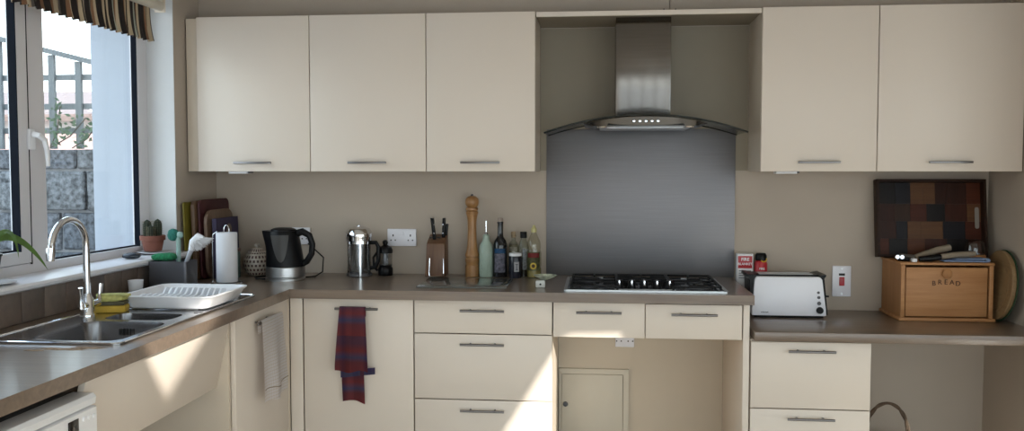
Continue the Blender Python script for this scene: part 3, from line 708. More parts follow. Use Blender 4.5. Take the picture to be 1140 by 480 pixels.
t = thing('sink_caddy', (.13, -.73, .91), 'dark grey sink caddy in the corner under the cactus', 'caddy')
b = B().plate(rrect(.045, .215, -.785, -.675, .012), [rrect(.050, .210, -.780, -.680, .009)], .915, 1.042, 'xy')
b.obj('tub', mat('grey_satin', (.13, .13, .145), .35, .7), t, smooth=False)
B().prism(rrect(.047, .213, -.783, -.677, .012), .911, .9155, 'xy').obj('tub_base', 'dgrey', t)
tag(blob(B(), (.098, -.742, 1.058), (.052, .030, .017), .1, .05, 5, 3, .7).obj('scouring_pad', mat('pad_green', (.015, .17, .07), .95, var=.4, scale=120, bump=.9, bscale=300)), 'green scouring pad lying on the grey caddy', 'scouring pad')
t = thing('dish_brush', (.19, -.72, .92), 'white bristled dish brush leaning in the caddy', 'brush')
B().tube([(.155, -.705, .925), (.175, -.705, 1.03), (.195, -.706, 1.075), (.208, -.706, 1.10)], [.006, .008, .010, .012], 10).obj('brush_handle', mat('grey_handle', (.45, .46, .50), .4), t)
hd_ = B().tube([(.200, -.706, 1.085), (.212, -.708, 1.12), (.236, -.71, 1.142), (.258, -.712, 1.135)], [.012, .018, .018, .010], 12).obj('brush_head', 'whitematte', t)
bs = B()
for i in range(150):
    a = random.uniform(0, 1); base = Vector((.208, -.708, 1.108)).lerp(Vector((.256, -.712, 1.138)), a) + Vector((random.uniform(-.008, .008), random.uniform(-.016, .016), 0))
    d = Vector((.6, random.uniform(-.25, .25), -.62 + .5 * a)) + Vector((0, 0, random.uniform(-.15, .15))); bs.tube([base, base + d.normalized() * .036], .0016, 4)
bo = bs.obj('bristles', mat('bristle', (.62, .60, .60), .8), t); bo['kind'] = 'stuff'
t = thing('bottle_brush', (.14, -.69, .92), 'green headed brush with pale green handle standing in the caddy', 'brush')
B().tube([(.135, -.69, .925), (.135, -.69, 1.05), (.135, -.688, 1.12), (.130, -.688, 1.145)], [.008, .009, .010, .012], 12).obj('brush_handle', mat('pale_green', (.28, .42, .38), .4), t)
blob(B(), (.113, -.69, 1.148), (.024, .020, .026), .3, .06, 9, 3, .9).obj('brush_head', mat('teal_bristle', (.02, .15, .12), .9, var=.4, scale=150, bump=.9, bscale=250), t)
blob(B(), (.142, -.689, 1.148), (.015, .014, .015), 0, .03, 2, 2, .9).obj('brush_collar', MATS['pale_green'], t)

# things on the sill
t = thing('potted_cactus', (-.065, -.535, 1.062), 'small cactus with three stems in a terracotta pot on the sill', 'cactus')
pc = (-.062, -.535)
pot = B().lathe([(.036, 1.063), (.038, 1.066), (.047, 1.112), (.054, 1.113), (.055, 1.132), (.052, 1.134), (.048, 1.132), (.047, 1.122), (0, 1.122)], (pc[0], pc[1], 0), 28).obj('pot', mat('terracotta', (.19, .065, .042), .8, var=.12, scale=20), t)
B().lathe([(.0465, 1.1225), (.03, 1.1265), (0, 1.127)], (pc[0], pc[1], 0), 20).obj('soil', mat('soil', (.05, .035, .025), .95, var=.4, scale=80), t)
cm = mat('cactus_green', (.022, .028, .016), .9, var=.3, scale=60); sp = mat('cactus_spines', (.30, .26, .17), .8)
for dx, dy, h, r in ((-.025, .0, .085, .018), (.020, .008, .088, .018), (.004, -.022, .06, .017)):
    b = B(); nn = 22; rings = []
    for k in range(11):
        f = k / 10; z = 1.120 + h * f; rr = r * (0.85 + .15 * math.sin(f * PI)) * math.sqrt(max(0.0, 1 - max(0, (f - .72) / .28) ** 2)) + .0005
        rings.append([b.bm.verts.new((pc[0] + dx + rr * (1 - .16 * (i % 2)) * math.cos(2 * PI * i / nn), pc[1] + dy + rr * (1 - .16 * (i % 2)) * math.sin(2 * PI * i / nn), z)) for i in range(nn)])
    for a, c in zip(rings, rings[1:]):
        for i in range(nn): b.bm.faces.new((a[i], a[(i + 1) % nn], c[(i + 1) % nn], c[i]))
    b.bm.faces.new(rings[-1])
    st = b.obj('cactus_stem', cm, t, smooth=False)
    s_ = B()
    for i in range(0, nn, 2):
        for k in range(9):
            a = 2 * PI * i / nn; z = 1.128 + (h - .012) * k / 9; c = Vector((pc[0] + dx + r * .95 * math.cos(a), pc[1] + dy + r * .95 * math.sin(a), z))
            for q in (-.5, .5): s_.tube([c, c + Vector((math.cos(a + q) * .006, math.sin(a + q) * .006, .003))], .0005, 3, False)
    ss = s_.obj('spines', sp, st, smooth=False); ss['kind'] = 'stuff'
tag(B().lathe([(.035, 1.0505), (.045, 1.052), (.078, 1.060), (.080, 1.063), (.076, 1.0625), (.045, 1.056), (0, 1.056)], (-.045, -.54, 0), 32).obj('saucer', mat('saucer_white', (.70, .69, .70), .25)), 'white saucer under the cactus pot on the sill', 'saucer')
t = thing('pebble', (-.02, -.79, 1.05), 'smooth dark blue-black pebble lying on the sill', 'pebble')
blob(B(), (-.035, -.765, 1.0635), (.038, .024, .0125), .2, .04, 4, 3, .85).obj('stone', mat('pebble', (.015, .02, .03), .25), t)
# plant leaf at the far left of the sill
t = thing('potted_plant', (-.06, -1.60, 1.05), 'plant with long green leaf in a black pot at the left edge of the sill', 'plant')
B().lathe([(.04, 1.058), (.055, 1.145), (.058, 1.145), (.058, 1.152), (.052, 1.152), (.05, 1.14), (0, 1.14)], (-.06, -1.635, 0), 24).obj('pot', 'black', t)
B().lathe([(.05, 1.0505), (.088, 1.058), (.085, 1.0595), (.05, 1.055), (0, 1.055)], (-.055, -1.625, 0), 28).obj('saucer', MATS['saucer_white'], t)
lfm = mat('long_leaf', (.16, .25, .07), .5, var=.25, scale=20)
def leaf(pts, wmax, m=lfm):
    pts = [Vector(p) for p in pts]; n = 14
    def bez(f):
        a, b_, c, d = pts; return a * (1 - f) ** 3 + b_ * 3 * f * (1 - f) ** 2 + c * 3 * f * f * (1 - f) + d * f ** 3
    def fn(u, v):
        p = bez(u); tn = (bez(min(1, u + .02)) - bez(max(0, u - .02))).normalized(); sd = tn.cross(Vector((.8, -.5, .3))).normalized()
        wd = wmax * math.sin(PI * min(1, (u * .9 + .1))) ** .7 * (1 - u * .35)
        return p + sd * wd * (v - .5) + Vector((0, 0, .25 * wd * abs(v - .5)))
    return B().sheet(fn, n, 4, .0012).obj('leaf', m, t)
leaf([(-.06, -1.63, 1.14), (-.05, -1.58, 1.25), (-.02, -1.47, 1.20), (.0, -1.385, 1.072)], .032)
leaf([(-.06, -1.64, 1.14), (-.06, -1.62, 1.26), (-.06, -1.72, 1.24), (-.05, -1.80, 1.12)], .022)
leaf([(-.065, -1.635, 1.14), (-.03, -1.57, 1.25), (.03, -1.60, 1.25), (.07, -1.64, 1.14)], .02)
leaf([(-.065, -1.63, 1.14), (-.09, -1.68, 1.25), (-.10, -1.72, 1.33), (-.09, -1.78, 1.36)], .02)

# dishwasher, white, at the bottom left
t = thing('dishwasher', (.3, -2.4, 0), 'white dishwasher with black display under the left worktop', 'dishwasher')
B().box(.02, .575, -2.695, -2.105, .02, .80, .004).obj('body', 'white', t)
B().box(.02, .54, -2.695, -2.105, .8005, .832, .004).obj('top_panel', 'dgrey', t)  # dark grey stands for the shade under the worktop
B().prism([(.541, .802), (.585, .802), (.603, .806), (.606, .824), (.598, .834), (.541, .834)], -2.697, -2.108, 'xz', .0).obj('top_edge', 'white', t)
cp = B().prism([(.576, .66), (.606, .66), (.606, .797), (.60, .8005), (.576, .8005)], -2.697, -2.108, 'xz').obj('control_panel', 'white', t)
B().box(.606, .6075, -2.235, -2.19, .735, .788, .001).obj('display', 'blackgloss', cp)
for i in range(3): B().lathe([(.007, .606), (.006, .610), (0, .6102)], (0, -2.165 + .022 * i, .779 - .002 * i), 12, 'x').obj('button', 'white', cp)
B().box(.576, .604, -2.697, -2.108, .12, .655, .004).obj('door', 'white', t)

# ------------------------------------------------------------------ towels
def towel(t, name, m, bar, axis, out, y0, y1, front, backl, seed, taper=0.0, thick=.004, vr=(0, 1), off=0.0):
    """cloth over a bar handle. bar: point on bar axis (centre), out: outward direction, along: axis of the bar"""
    rnd = random.Random(seed); ph = [rnd.uniform(0, 6) for _ in range(4)]
    r = .0095; tot = front + backl
    def fn(u, v):
        v = vr[0] + (vr[1] - vr[0]) * v
        s = v * tot - backl                               # negative: back flap, positive: front flap
        w_ = y0 + (y1 - y0) * u
        mid = (y0 + y1) / 2
        if s < -.015: o = -r * .8; z = s + .015
        elif s < .015: a = (s + .015) / .03 * PI; o = -r * math.cos(a); z = r * math.sin(a)
        else: o = r; z = -(s - .015)
        hang = min(1, abs(z) / .25) if z < 0 else 0
        if s > 0: w_ = mid + (w_ - mid) * (1 + taper * hang)
        fold = math.sin(u * 11 + ph[0] + 1.5 * hang) * .5 + math.sin(u * 5 + ph[1]) * .6
        o2 = o + (hang * .014 * (fold + 1.0) if s > 0 else hang * .002 * fold)
        z2 = z + (.006 * math.sin(u * 7 + ph[2]) * hang)
        c = Vector(bar)
        o2 += off
        if axis == 'x': return (w_, c.y - o2, c.z + z2)
        return (c.x + o2, w_, c.z + z2)
    return B().sheet(fn, 26, 60, thick).obj(name, m, t)
red, blu, red2, blu2 = (.25, .048, .050), (.085, .080, .155), (.19, .048, .058), (.13, .05, .08)
plaid = bands('towel_plaid', [(0, red), (.30, red2), (.42, blu), (.60, red), (.80, blu2)], 2, .16, .95, (0, .11, [(0, (.75, .7, .75)), (.45, (1, 1, 1)), (.62, (.45, .5, .85)), (.80, (1, .95, .95))], 'MULTIPLY', .8), 'LINEAR')
bluem = bands('towel_blue', [(0, blu), (.3, (.08, .06, .14)), (.5, blu), (.75, (.16, .035, .05))], 2, .1, .95, (0, .06, [(0, (1, 1, 1)), (.6, (.7, .7, .9))], 'MULTIPLY', .7))
t = thing('hand_towel', (.89, -.62, .43), 'red and blue checked towel folded over the cabinet handle', 'towel')
towel(t, 'front_fold', plaid, (.89, -.6175, .829), 'x', None, .822, .935, .285, .05, 3, .32)
lower = B()
def lowf(u, v): x = .825 + .100 * u + .004 * v; return (x, -.610 - .004 * math.sin(u * 8), .56 - v * .145 + .012 * math.sin(u * 3 + .5) * v)
lower.sheet(lowf, 16, 16, .005).obj('lower_fold', plaid, t)
def hemf(u, v): x = .822 + .153 * u; return (x, -.614 - .003 * math.sin(u * 9), .556 - v * .030 + .018 * u)
B().sheet(hemf, 14, 4, .005).obj('blue_hem', bluem, t)
whitec = bands('towel_check', [(0, (.88, .84, .84)), (.80, (.78, .70, .62))], 2, .0125, .95, (1, .0125, [(0, (1, 1, 1)), (.80, (.90, .84, .76))], 'MULTIPLY', .8))
t = thing('tea_towel', (.62, -.86, .5), 'white checked tea towel hanging on the handle below the dish rack', 'towel')
targs = ((.6175, -.90, .829), 'y', None, -1.005, -.775, .335, .06, 8, .10)
towel(t, 'cloth', whitec, *targs)
towel(t, 'border_stripe', mat('towel_border', (.42, .33, .25), .95), *targs, thick=.0008, vr=(.865, .875), off=.0032)

# ------------------------------------------------------------------ chopping boards, colours darkened to carry the corner's shade
def board(x, y0, y1, h, th, m, label, rad=.02, lean=.03, hole=False, name='chopping_board'):
    poly = [(p[0], p[1]) for p in rrect(y0, y1, 0, h, rad, 5)]
    b = B().prism(poly, 0, th, 'yz', .0015)
    b.mat4(Matrix.Translation((x, 0, .912)) @ Matrix.Rotation(-lean, 4, 'Y'))
    return tag(b.obj(name, m), label, 'chopping board', 'chopping boards in the corner')
board(.025, -.405, -.05, .365, .008, mat('board_yellow', (.17, .135, .012), .6), 'yellow plastic chopping board nearest the left wall', .012, .03)
board(.045, -.365, -.03, .37, .018, wood('board_wood_a', (.10, .052, .026), (.16, .09, .048), 2), 'tall brown wooden chopping board behind the dark red one', .03, .03)
board(.070, -.345, -.015, .375, .010, mat('board_red', (.055, .008, .011), .6), 'dark red chopping board in the corner', .03, .03)
board(.092, -.335, -.035, .325, .016, wood('board_wood_b', (.13, .075, .045), (.19, .115, .075), 2), 'round-cornered pale wooden chopping board in front of the dark red one', .06, .03)
t = thing('cookbook', (.135, -.15, .912), 'purple cookbook standing in front of the chopping boards', 'book')
mm = Matrix.Translation((.123, 0, .912)) @ Matrix.Rotation(-.03, 4, 'Y')
pm = mat('book_purple', (.03, .02, .06), .6)
B().box(0, .003, -.31, -.06, 0, .285).box(.017, .02, -.31, -.06, 0, .285).box(0, .02, -.313, -.31, 0, .285).mat4(mm).obj('cover', pm, t)
B().box(.003, .017, -.309, -.066, .004, .281).mat4(mm).obj('pages', mat('paper', (.6, .57, .5), .9), t)
B().lathe([(.030, .0202), (.030, .0206)], (0, -.17, .225), 20, 'x').mat4(mm).obj('cover_emblem', mat('book_emblem', (.16, .12, .09), .6), t)

t = thing('paper_towel_roll', (.247, -.455, .91), 'white kitchen paper roll on a wire stand', 'paper towel')
rc = (.250, -.46)
B().lathe([(.020, .919), (.0455, .919), (.047, .922), (.047, 1.140), (.0455, 1.143), (.020, 1.143)], (rc[0], rc[1], 0), 36).obj('paper', mat('tissue', (.78, .78, .82), .95, bump=.3, bscale=180), t)
wsd = B(); wsd.tube([(rc[0] - .012, rc[1], .914), (rc[0] - .012, rc[1], 1.155)] + [(rc[0] + q[0], rc[1], 1.155 + q[1]) for q in [(.012 * math.cos(a), .022 * math.sin(a)) for a in [PI * (1 - k / 8) for k in range(9)]]] + [(rc[0] + .012, rc[1], .914)], .002, 8)
wsd.obj('wire_post', 'chrome', t)
B().tube([(rc[0] - .068, rc[1], .914), (rc[0] - .068, rc[1], 1.115), (rc[0] - .063, rc[1], 1.135), (rc[0] - .045, rc[1], 1.147)], .002, 8).obj('side_wire', 'chrome', t)
B().tube([(p[0], p[1], .9135) for p in arc((rc[0], rc[1], 0), .068, 0, 2 * PI, 30, 'xy')], .0028, 8).obj('base_ring', 'chrome', t)

t = thing('storage_tin', (.185, -.2, .91), 'green patterned square tin behind the paper roll', 'tin')
B().box(.153, .212, -.275, -.215, .911, 1.035, .004).obj('tin_body', mat('tin_green', (.07, .12, .11), .4, var=.6, scale=45), t)
B().box(.151, .214, -.277, -.213, 1.0355, 1.052, .003).obj('lid', mat('tin_lid', (.13, .07, .06), .4), t)

t = thing('sugar_jar', (.262, -.14, .91), 'round cream and brown chequered pottery jar left of the kettle', 'jar')
jc = (.262, -.135)
def jarmat():
    m = bpy.data.materials.new('jar_checks'); m.use_nodes = True; n = m.node_tree; N = n.nodes; L = n.links; b = N['Principled BSDF']; b.inputs['Roughness'].default_value = .4
    t_ = N.new('ShaderNodeTexCoord'); s = N.new('ShaderNodeSeparateXYZ'); L.new(t_.outputs['Object'], s.inputs[0])
    at = N.new('ShaderNodeMath'); at.operation = 'ARCTAN2'; L.new(s.outputs[0], at.inputs[0]); L.new(s.outputs[1], at.inputs[1])
    mu = N.new('ShaderNodeMath'); mu.operation = 'MULTIPLY'; mu.inputs[1].default_value = 3.5; L.new(at.outputs[0], mu.inputs[0])
    mz = N.new('ShaderNodeMath'); mz.operation = 'MULTIPLY'; mz.inputs[1].default_value = 46; L.new(s.outputs[2], mz.inputs[0])
    cb = N.new('ShaderNodeCombineXYZ'); L.new(mu.outputs[0], cb.inputs[0]); L.new(mz.outputs[0], cb.inputs[1])
    br_ = N.new('ShaderNodeTexBrick'); br_.offset = .5; br_.inputs['Scale'].default_value = 1.0; br_.inputs['Brick Width'].default_value = 1.0; br_.inputs['Row Height'].default_value = .95; br_.inputs['Mortar Size'].default_value = .22
    br_.inputs['Color1'].default_value = (.05, .03, .03, 1); br_.inputs['Color2'].default_value = (.12, .045, .04, 1); br_.inputs['Mortar'].default_value = (.46, .40, .33, 1)
    L.new(cb.outputs[0], br_.inputs['Vector']); L.new(br_.outputs[0], b.inputs['Base Color']); return m
jm = jarmat()
B().lathe([(.040, .911), (.050, .918), (.064, .945), (.067, .970), (.063, .995), (.050, 1.018), (.040, 1.024)], (jc[0], jc[1], 0), 32).obj('jar_body', jm, t)
ld = B().lathe([(.043, 1.0245), (.043, 1.028), (.034, 1.038), (.014, 1.046), (0, 1.047)], (jc[0], jc[1], 0), 28).obj('lid', jm, t)
B().lathe([(.006, 1.046), (.006, 1.051), (.012, 1.056), (.012, 1.064), (.006, 1.068), (0, 1.069)], (jc[0], jc[1], 0), 18).obj('lid_knob', mat('jar_knob', (.40, .35, .30), .4), ld)

# ------------------------------------------------------------------ kettle
t = thing('kettle', (.465, -.3, .91), 'black electric kettle with steel band on its base', 'kettle')
kc = (.462, -.29)
B().lathe([(.092, .911), (.092, .920), (.086, .924), (.086, .926)], (kc[0], kc[1], 0), 36).obj('power_base', 'steel', t)
B().lathe([(.088, .928), (.091, .930), (.091, .972), (.088, .975)], (kc[0], kc[1], 0), 36).obj('steel_band', 'steel', t)
bd = B(); rings = []
for z, rx, ry, ox in ((.9755, .090, .085, 0), (1.0, .088, .084, -.002), (1.05, .083, .080, -.005), (1.10, .077, .076, -.008), (1.13, .074, .072, -.011), (1.142, .072, .068, -.012)):
    ring_ = []
    for i in range(36):
        a = 2 * PI * i / 36; x, y = rx * math.cos(a), ry * math.sin(a)
        if math.cos(a) < -.8 and z > 1.05: x -= (z - 1.05) * .30 * (abs(math.cos(a)) - .8) / .2
        ring_.append(bd.bm.verts.new((kc[0] + ox + x, kc[1] + y, z)))
    rings.append(ring_)
for a, c in zip(rings, rings[1:]):
    for i in range(36): bd.bm.faces.new((a[i], a[(i + 1) % 36], c[(i + 1) % 36], c[i]))
bd.bm.faces.new(rings[-1]); bd.bm.faces.new(rings[0][::-1])
kb = bd.obj('kettle_body', 'black', t)
B().lathe([(.060, 1.1425), (.058, 1.149), (.040, 1.156), (0, 1.158)], (kc[0] - .008, kc[1], 0), 28).obj('lid', 'black', t)
def kwin(u, v):
    z = 1.125 - .125 * v; wdt = .040 * (1 - v) ** .6 + .004; ang = -PI / 2 + .12 + (u - .5) * 2 * wdt / .08
    ry = .080; f = (z - .9755) / .165
    R_ = (.0855 - f * .0145) + .004
    return (kc[0] - .012 * f + (R_ + .004) * math.cos(ang), kc[1] + R_ * math.sin(ang), z)
B().sheet(kwin, 10, 14, .001).obj('water_window', mat('kettle_window', (.10, .095, .09), .3), kb)
B().tube([(kc[0] + .055, kc[1], 1.128), (kc[0] + .085, kc[1], 1.138), (kc[0] + .118, kc[1], 1.120), (kc[0] + .132, kc[1], 1.080), (kc[0] + .128, kc[1], 1.035), (kc[0] + .105, kc[1], .998), (kc[0] + .080, kc[1], .985)], [.014, .013, .012, .0115, .0115, .012, .012], 12, True, 1.3).obj('handle', 'black', t)
B().tube([(kc[0] + .07, kc[1] + .06, .915), (kc[0] + .11, kc[1] + .10, .914), (kc[0] + .115, kc[1] + .2, .925), (kc[0] + .10, kc[1] + .265, .99), (kc[0] + .02, kc[1] + .268, 1.06)], .0035, 8).obj('power_cable', 'black', t)
B().tube([(kc[0] - .09, kc[1] - .02, .9145), (kc[0] - .14, kc[1] - .01, .9145), (kc[0] - .17, kc[1] + .05, .9145), (kc[0] - .13, kc[1] + .10, .9145), (kc[0] - .06, kc[1] + .11, .9145)], .0035, 8).obj('cable_loop', 'black', t)

# ------------------------------------------------------------------ coffee press and small grinder
cg2 = clear('press_glass', (.80, .80, .80), 1.6)
t = thing('coffee_press', (.775, -.11, .91), 'glass and chrome coffee press left of the double socket', 'coffee press')
cc = (.768, -.11)
B().lathe([(.056, .920), (.057, .925), (.057, 1.09), (.0555, 1.09), (.0555, .926), (0, .926)], (cc[0], cc[1], 0), 32).obj('glass_beaker', cg2, t)
B().lathe([(.052, .9265), (.053, .932), (.0, .936)], (cc[0], cc[1], 0), 24).obj('plunger_disc', 'dgrey', t)
B().tube([(cc[0], cc[1], .934), (cc[0], cc[1], 1.11)], .004, 8).obj('plunger_rod', 'chrome', t)
B().lathe([(.063, 1.082), (.064, 1.10), (.066, 1.108), (.064, 1.125), (.052, 1.143), (.028, 1.152), (.010, 1.153), (.010, 1.158), (0, 1.159)], (cc[0], cc[1], 0), 32).obj('dome_lid', 'chrome', t)
B().lathe([(.0595, 1.070), (.0605, 1.070), (.0605, 1.082), (.0595, 1.082), (.0595, 1.070)], (cc[0], cc[1], 0), 32, cap=False).obj('top_band', 'chrome', t)
B().lathe([(.058, .911), (.062, .913), (.0615, .924), (.058, .926)], (cc[0], cc[1], 0), 32).obj('base_band', 'dgrey', t)
for a in (-.45, -1.2, -2.2, 2.8, 1.2):
    B().box(-.004, .004, -.0012, .0012, .912, 1.082).mat4(Matrix.Translation((cc[0] + .0605 * math.cos(a), cc[1] + .0605 * math.sin(a), 0)) @ Matrix.Rotation(a + PI / 2, 4, 'Z')).obj('frame_strut', 'chrome', t)
B().tube([(cc[0] + .055, cc[1] - .01, 1.075), (cc[0] + .088, cc[1] - .012, 1.075), (cc[0] + .100, cc[1] - .012, 1.055), (cc[0] + .098, cc[1] - .012, .985), (cc[0] + .085, cc[1] - .012, .955), (cc[0] + .058, cc[1] - .01, .95)], .0085, 10, True, 1.2).obj('handle', 'black', t)
t = thing('coffee_grinder', (.905, -.10, .91), 'small black coffee grinder beside the coffee press', 'coffee grinder')
gc = (.892, -.08)
B().lathe([(.034, .911), (.036, .914), (.036, .945), (.030, .955), (.033, .962)], (gc[0], gc[1], 0), 26).obj('base', 'black', t)
B().lathe([(.033, .962), (.034, 1.02)], (gc[0], gc[1], 0), 26, cap=False).obj('glass_chamber', cg2, t)
B().lathe([(.014, .962), (.014, 1.02)], (gc[0], gc[1], 0), 16).obj('core', 'dgrey', t)
B().lathe([(.035, 1.021), (.036, 1.035), (.030, 1.05), (.014, 1.058), (.010, 1.062), (.013, 1.068), (.013, 1.078), (.007, 1.084), (0, 1.085)], (gc[0], gc[1], 0), 26).obj('lid', 'black', t)
B().tube([(gc[0] - .033, gc[1] - .02, 1.03), (gc[0] - .055, gc[1] - .02, 1.00), (gc[0] - .052, gc[1] - .02, .95), (gc[0] - .034, gc[1] - .02, .935)], .006, 8).obj('handle', 'black', t)

# ------------------------------------------------------------------ glass saver, knife block, bottles
tag(B().box(1.135, 1.535, -.515, -.185, .9105, .9150, .0012).obj('worktop_saver', mat('dark_glass', (.13, .135, .128), .07, var=.05)), 'dark glass worktop saver lying in front of the knife block', 'glass board')
t = thing('knife_block', (1.155, -.12, .91), 'brown wooden knife block with black handled knives', 'knife block')
kw = wood('block_wood', (.10, .045, .022), (.16, .08, .04), 2, 4, .45)
B().hexa([(1.106, -.165, .9155), (1.202, -.165, .9155), (1.202, -.055, .9155), (1.106, -.055, .9155), (1.112, -.150, 1.075), (1.200, -.150, 1.075), (1.200, -.055, 1.115), (1.112, -.055, 1.115)], .003).obj('block', kw, t)
B().tube([(1.128, -.161, 1.005), (1.126, -.168, .935), (1.128, -.170, .920), (1.140, -.171, .918), (1.184, -.171, .918), (1.194, -.170, .921), (1.196, -.168, .935), (1.194, -.161, 1.005)], .0022, 6).obj('wire_guard', 'chrome', t)
for i, (x, z1, tl) in enumerate(((1.142, 1.195, -.06), (1.182, 1.195, .02), (1.188, 1.165, .04))):
    yb = -.10 + .02 * i
    k = B().hexa([(x - .008, yb - .012, 1.09), (x + .008, yb - .012, 1.09), (x + .008, yb + .012, 1.09), (x - .008, yb + .012, 1.09), (x - .007 - tl * .2 * -1, yb - .016, z1), (x + .007 + tl * .2, yb - .016, z1), (x + .007 + tl * .2, yb + .010, z1), (x - .007 - tl * .2 * -1, yb + .010, z1)], .003).obj('knife_handle', 'black', t)
    for q in (.3, .7): B().lathe([(.0022, 0), (.0022, .001)], (x, yb - .0165 - .0015 * q, 1.09 + (z1 - 1.09) * q), 8, 'y').obj('rivet', 'chrome', k)
for x in (1.125, 1.162): B().box(x - .009, x + .009, -.10, -.07, 1.085, 1.102, .001).obj('knife_slot', 'dark', t)

t = thing('pepper_mill', (1.325, -.06, .91), 'very tall turned wooden pepper mill', 'pepper mill')
pw_ = wood('mill_wood', (.26, .12, .04), (.38, .20, .075), 2, 5, .35)
pcx, pcy = 1.322, -.075
B().lathe([(.034, .9105), (.034, .965), (.031, .968), (.031, .975), (.034, .980), (.034, .995), (.031, .999), (.031, 1.005), (.035, 1.010), (.035, 1.020), (.031, 1.027), (.027, 1.04), (.0225, 1.08), (.0205, 1.13), (.022, 1.18), (.026, 1.205), (.028, 1.212)], (pcx, pcy, 0), 30).obj('mill_body', pw_, t)
B().lathe([(.028, 1.2125), (.030, 1.217), (.030, 1.226), (.026, 1.230), (.030, 1.235), (.030, 1.243), (.024, 1.248), (.031, 1.258), (.034, 1.272), (.031, 1.288), (.020, 1.299), (.006, 1.303)], (pcx, pcy, 0), 30).obj('mill_head', pw_, t)
B().lathe([(.005, 1.303), (.007, 1.306), (.004, 1.311), (0, 1.312)], (pcx, pcy, 0), 14).obj('finial', 'dgrey', t)

def label_band(c, r, z0, z1, a0, a1, m, parent, name='label'):
    return B().sheet(lambda u, v: (c[0] + r * math.cos(a0 + (a1 - a0) * u), c[1] + r * math.sin(a0 + (a1 - a0) * u), z0 + (z1 - z0) * v), 14, 3, .0004).obj(name, m, parent)
t = thing('oil_bottle', (1.39, -.08, .91), 'pale green pottery oil bottle with steel pourer', 'bottle')
oc = (1.392, -.085)
gm = mat('celadon', (.33, .41, .34), .35, var=.08, scale=30, bump=.5, bscale=90)
B().lathe([(.032, .9105), (.034, .914), (.034, 1.045), (.030, 1.065), (.018, 1.085), (.015, 1.10), (.016, 1.112), (.013, 1.116)], (oc[0], oc[1], 0), 30).obj('bottle_body', gm, t)
emb = B()
for k in range(26):
    a = -PI / 2 + random.uniform(-.8, .8); z = random.uniform(.94, 1.03)
    c = Vector((oc[0] + .034 * math.cos(a), oc[1] + .034 * math.sin(a), z)); emb.tube([c, c + Vector((random.uniform(-.008, .008), -.0008, random.uniform(.003, .012)))], .0014, 5)
emb.obj('embossed_pattern', gm, t)
B().lathe([(.010, 1.116), (.011, 1.122), (.005, 1.126), (.0045, 1.160), (.0035, 1.182), (0, 1.182)], (oc[0], oc[1], 0), 16).obj('pourer', 'chrome', t)

t = thing('dark_bottle', (1.46, -.075, .91), 'tall dark glass bottle with blue topped label', 'bottle')
oc = (1.461, -.085)
B().lathe([(.032, .9105), (.0335, .914), (.0335, 1.065), (.029, 1.085), (.016, 1.105), (.0135, 1.115), (.0135, 1.168), (.015, 1.170), (.015, 1.178)], (oc[0], oc[1], 0), 30).obj('bottle_body', mat('dark_bottle_glass', (.008, .008, .010), .08), t)
B().lathe([(.0145, 1.1785), (.0145, 1.19), (.012, 1.196), (0, 1.196)], (oc[0], oc[1], 0), 18).obj('stopper', mat('cork_cap', (.30, .24, .20), .6), t)
lb = label_band(oc, .0340, .935, 1.025, -PI / 2 - .85, -PI / 2 + .85, mat('label_grey', (.20, .19, .24), .6, var=.7, scale=70), t)
label_band(oc, .0341, 1.027, 1.050, -PI / 2 - .85, -PI / 2 + .85, mat('label_blue', (.02, .10, .24), .5, var=.3, scale=60), t)

t = thing('small_bottle', (1.515, -.055, .91), 'small clear bottle with a cork stopper behind the dark jar', 'bottle')
oc = (1.522, -.05)
sg = clear('bottle_glass', (.80, .82, .78), 1.6)
B().lathe([(.024, .9105), (.025, .914), (.025, 1.055), (.020, 1.072), (.011, 1.085), (.0105, 1.105), (.0125, 1.106), (.0125, 1.112)], (oc[0], oc[1], 0), 24, cap=False).obj('bottle_body', sg, t)
B().lathe([(.022, .913), (.0225, 1.05), (.018, 1.066), (0, 1.067)], (oc[0], oc[1], 0), 20).obj('contents', mat('vinegar', (.24, .20, .13), .2), t)
B().lathe([(.011, 1.1), (.0115, 1.125), (.010, 1.128), (0, 1.128)], (oc[0], oc[1], 0), 16).obj('cork', mat('cork', (.35, .25, .15), .8, var=.2, scale=150), t)
label_band(oc, .0256, 1.035, 1.055, -PI / 2 - .9, -PI / 2 + .9, mat('label_dull', (.36, .33, .26), .6, var=.4, scale=80), t)

t = thing('sauce_bottle', (1.58, -.05, .91), 'slim clear bottle with black cap and white label', 'bottle')
oc = (1.571, -.05)
B().lathe([(.026, .9105), (.027, .914), (.027, 1.05), (.022, 1.072), (.014, 1.09), (.013, 1.10)], (oc[0], oc[1], 0), 24, cap=False).obj('bottle_body', sg, t)
B().lathe([(.024, .913), (.0245, 1.00), (0, 1.001)], (oc[0], oc[1], 0), 20).obj('contents', mat('soy', (.035, .025, .02), .2), t)
B().lathe([(.0165, 1.098), (.0165, 1.126), (.0155, 1.128), (0, 1.128)], (oc[0], oc[1], 0), 20).obj('cap', 'black', t)
label_band(oc, .0276, .945, 1.045, -PI / 2 - .1, -PI / 2 + .95, mat('label_pale', (.42, .44, .46), .6, var=.5, scale=90), t)

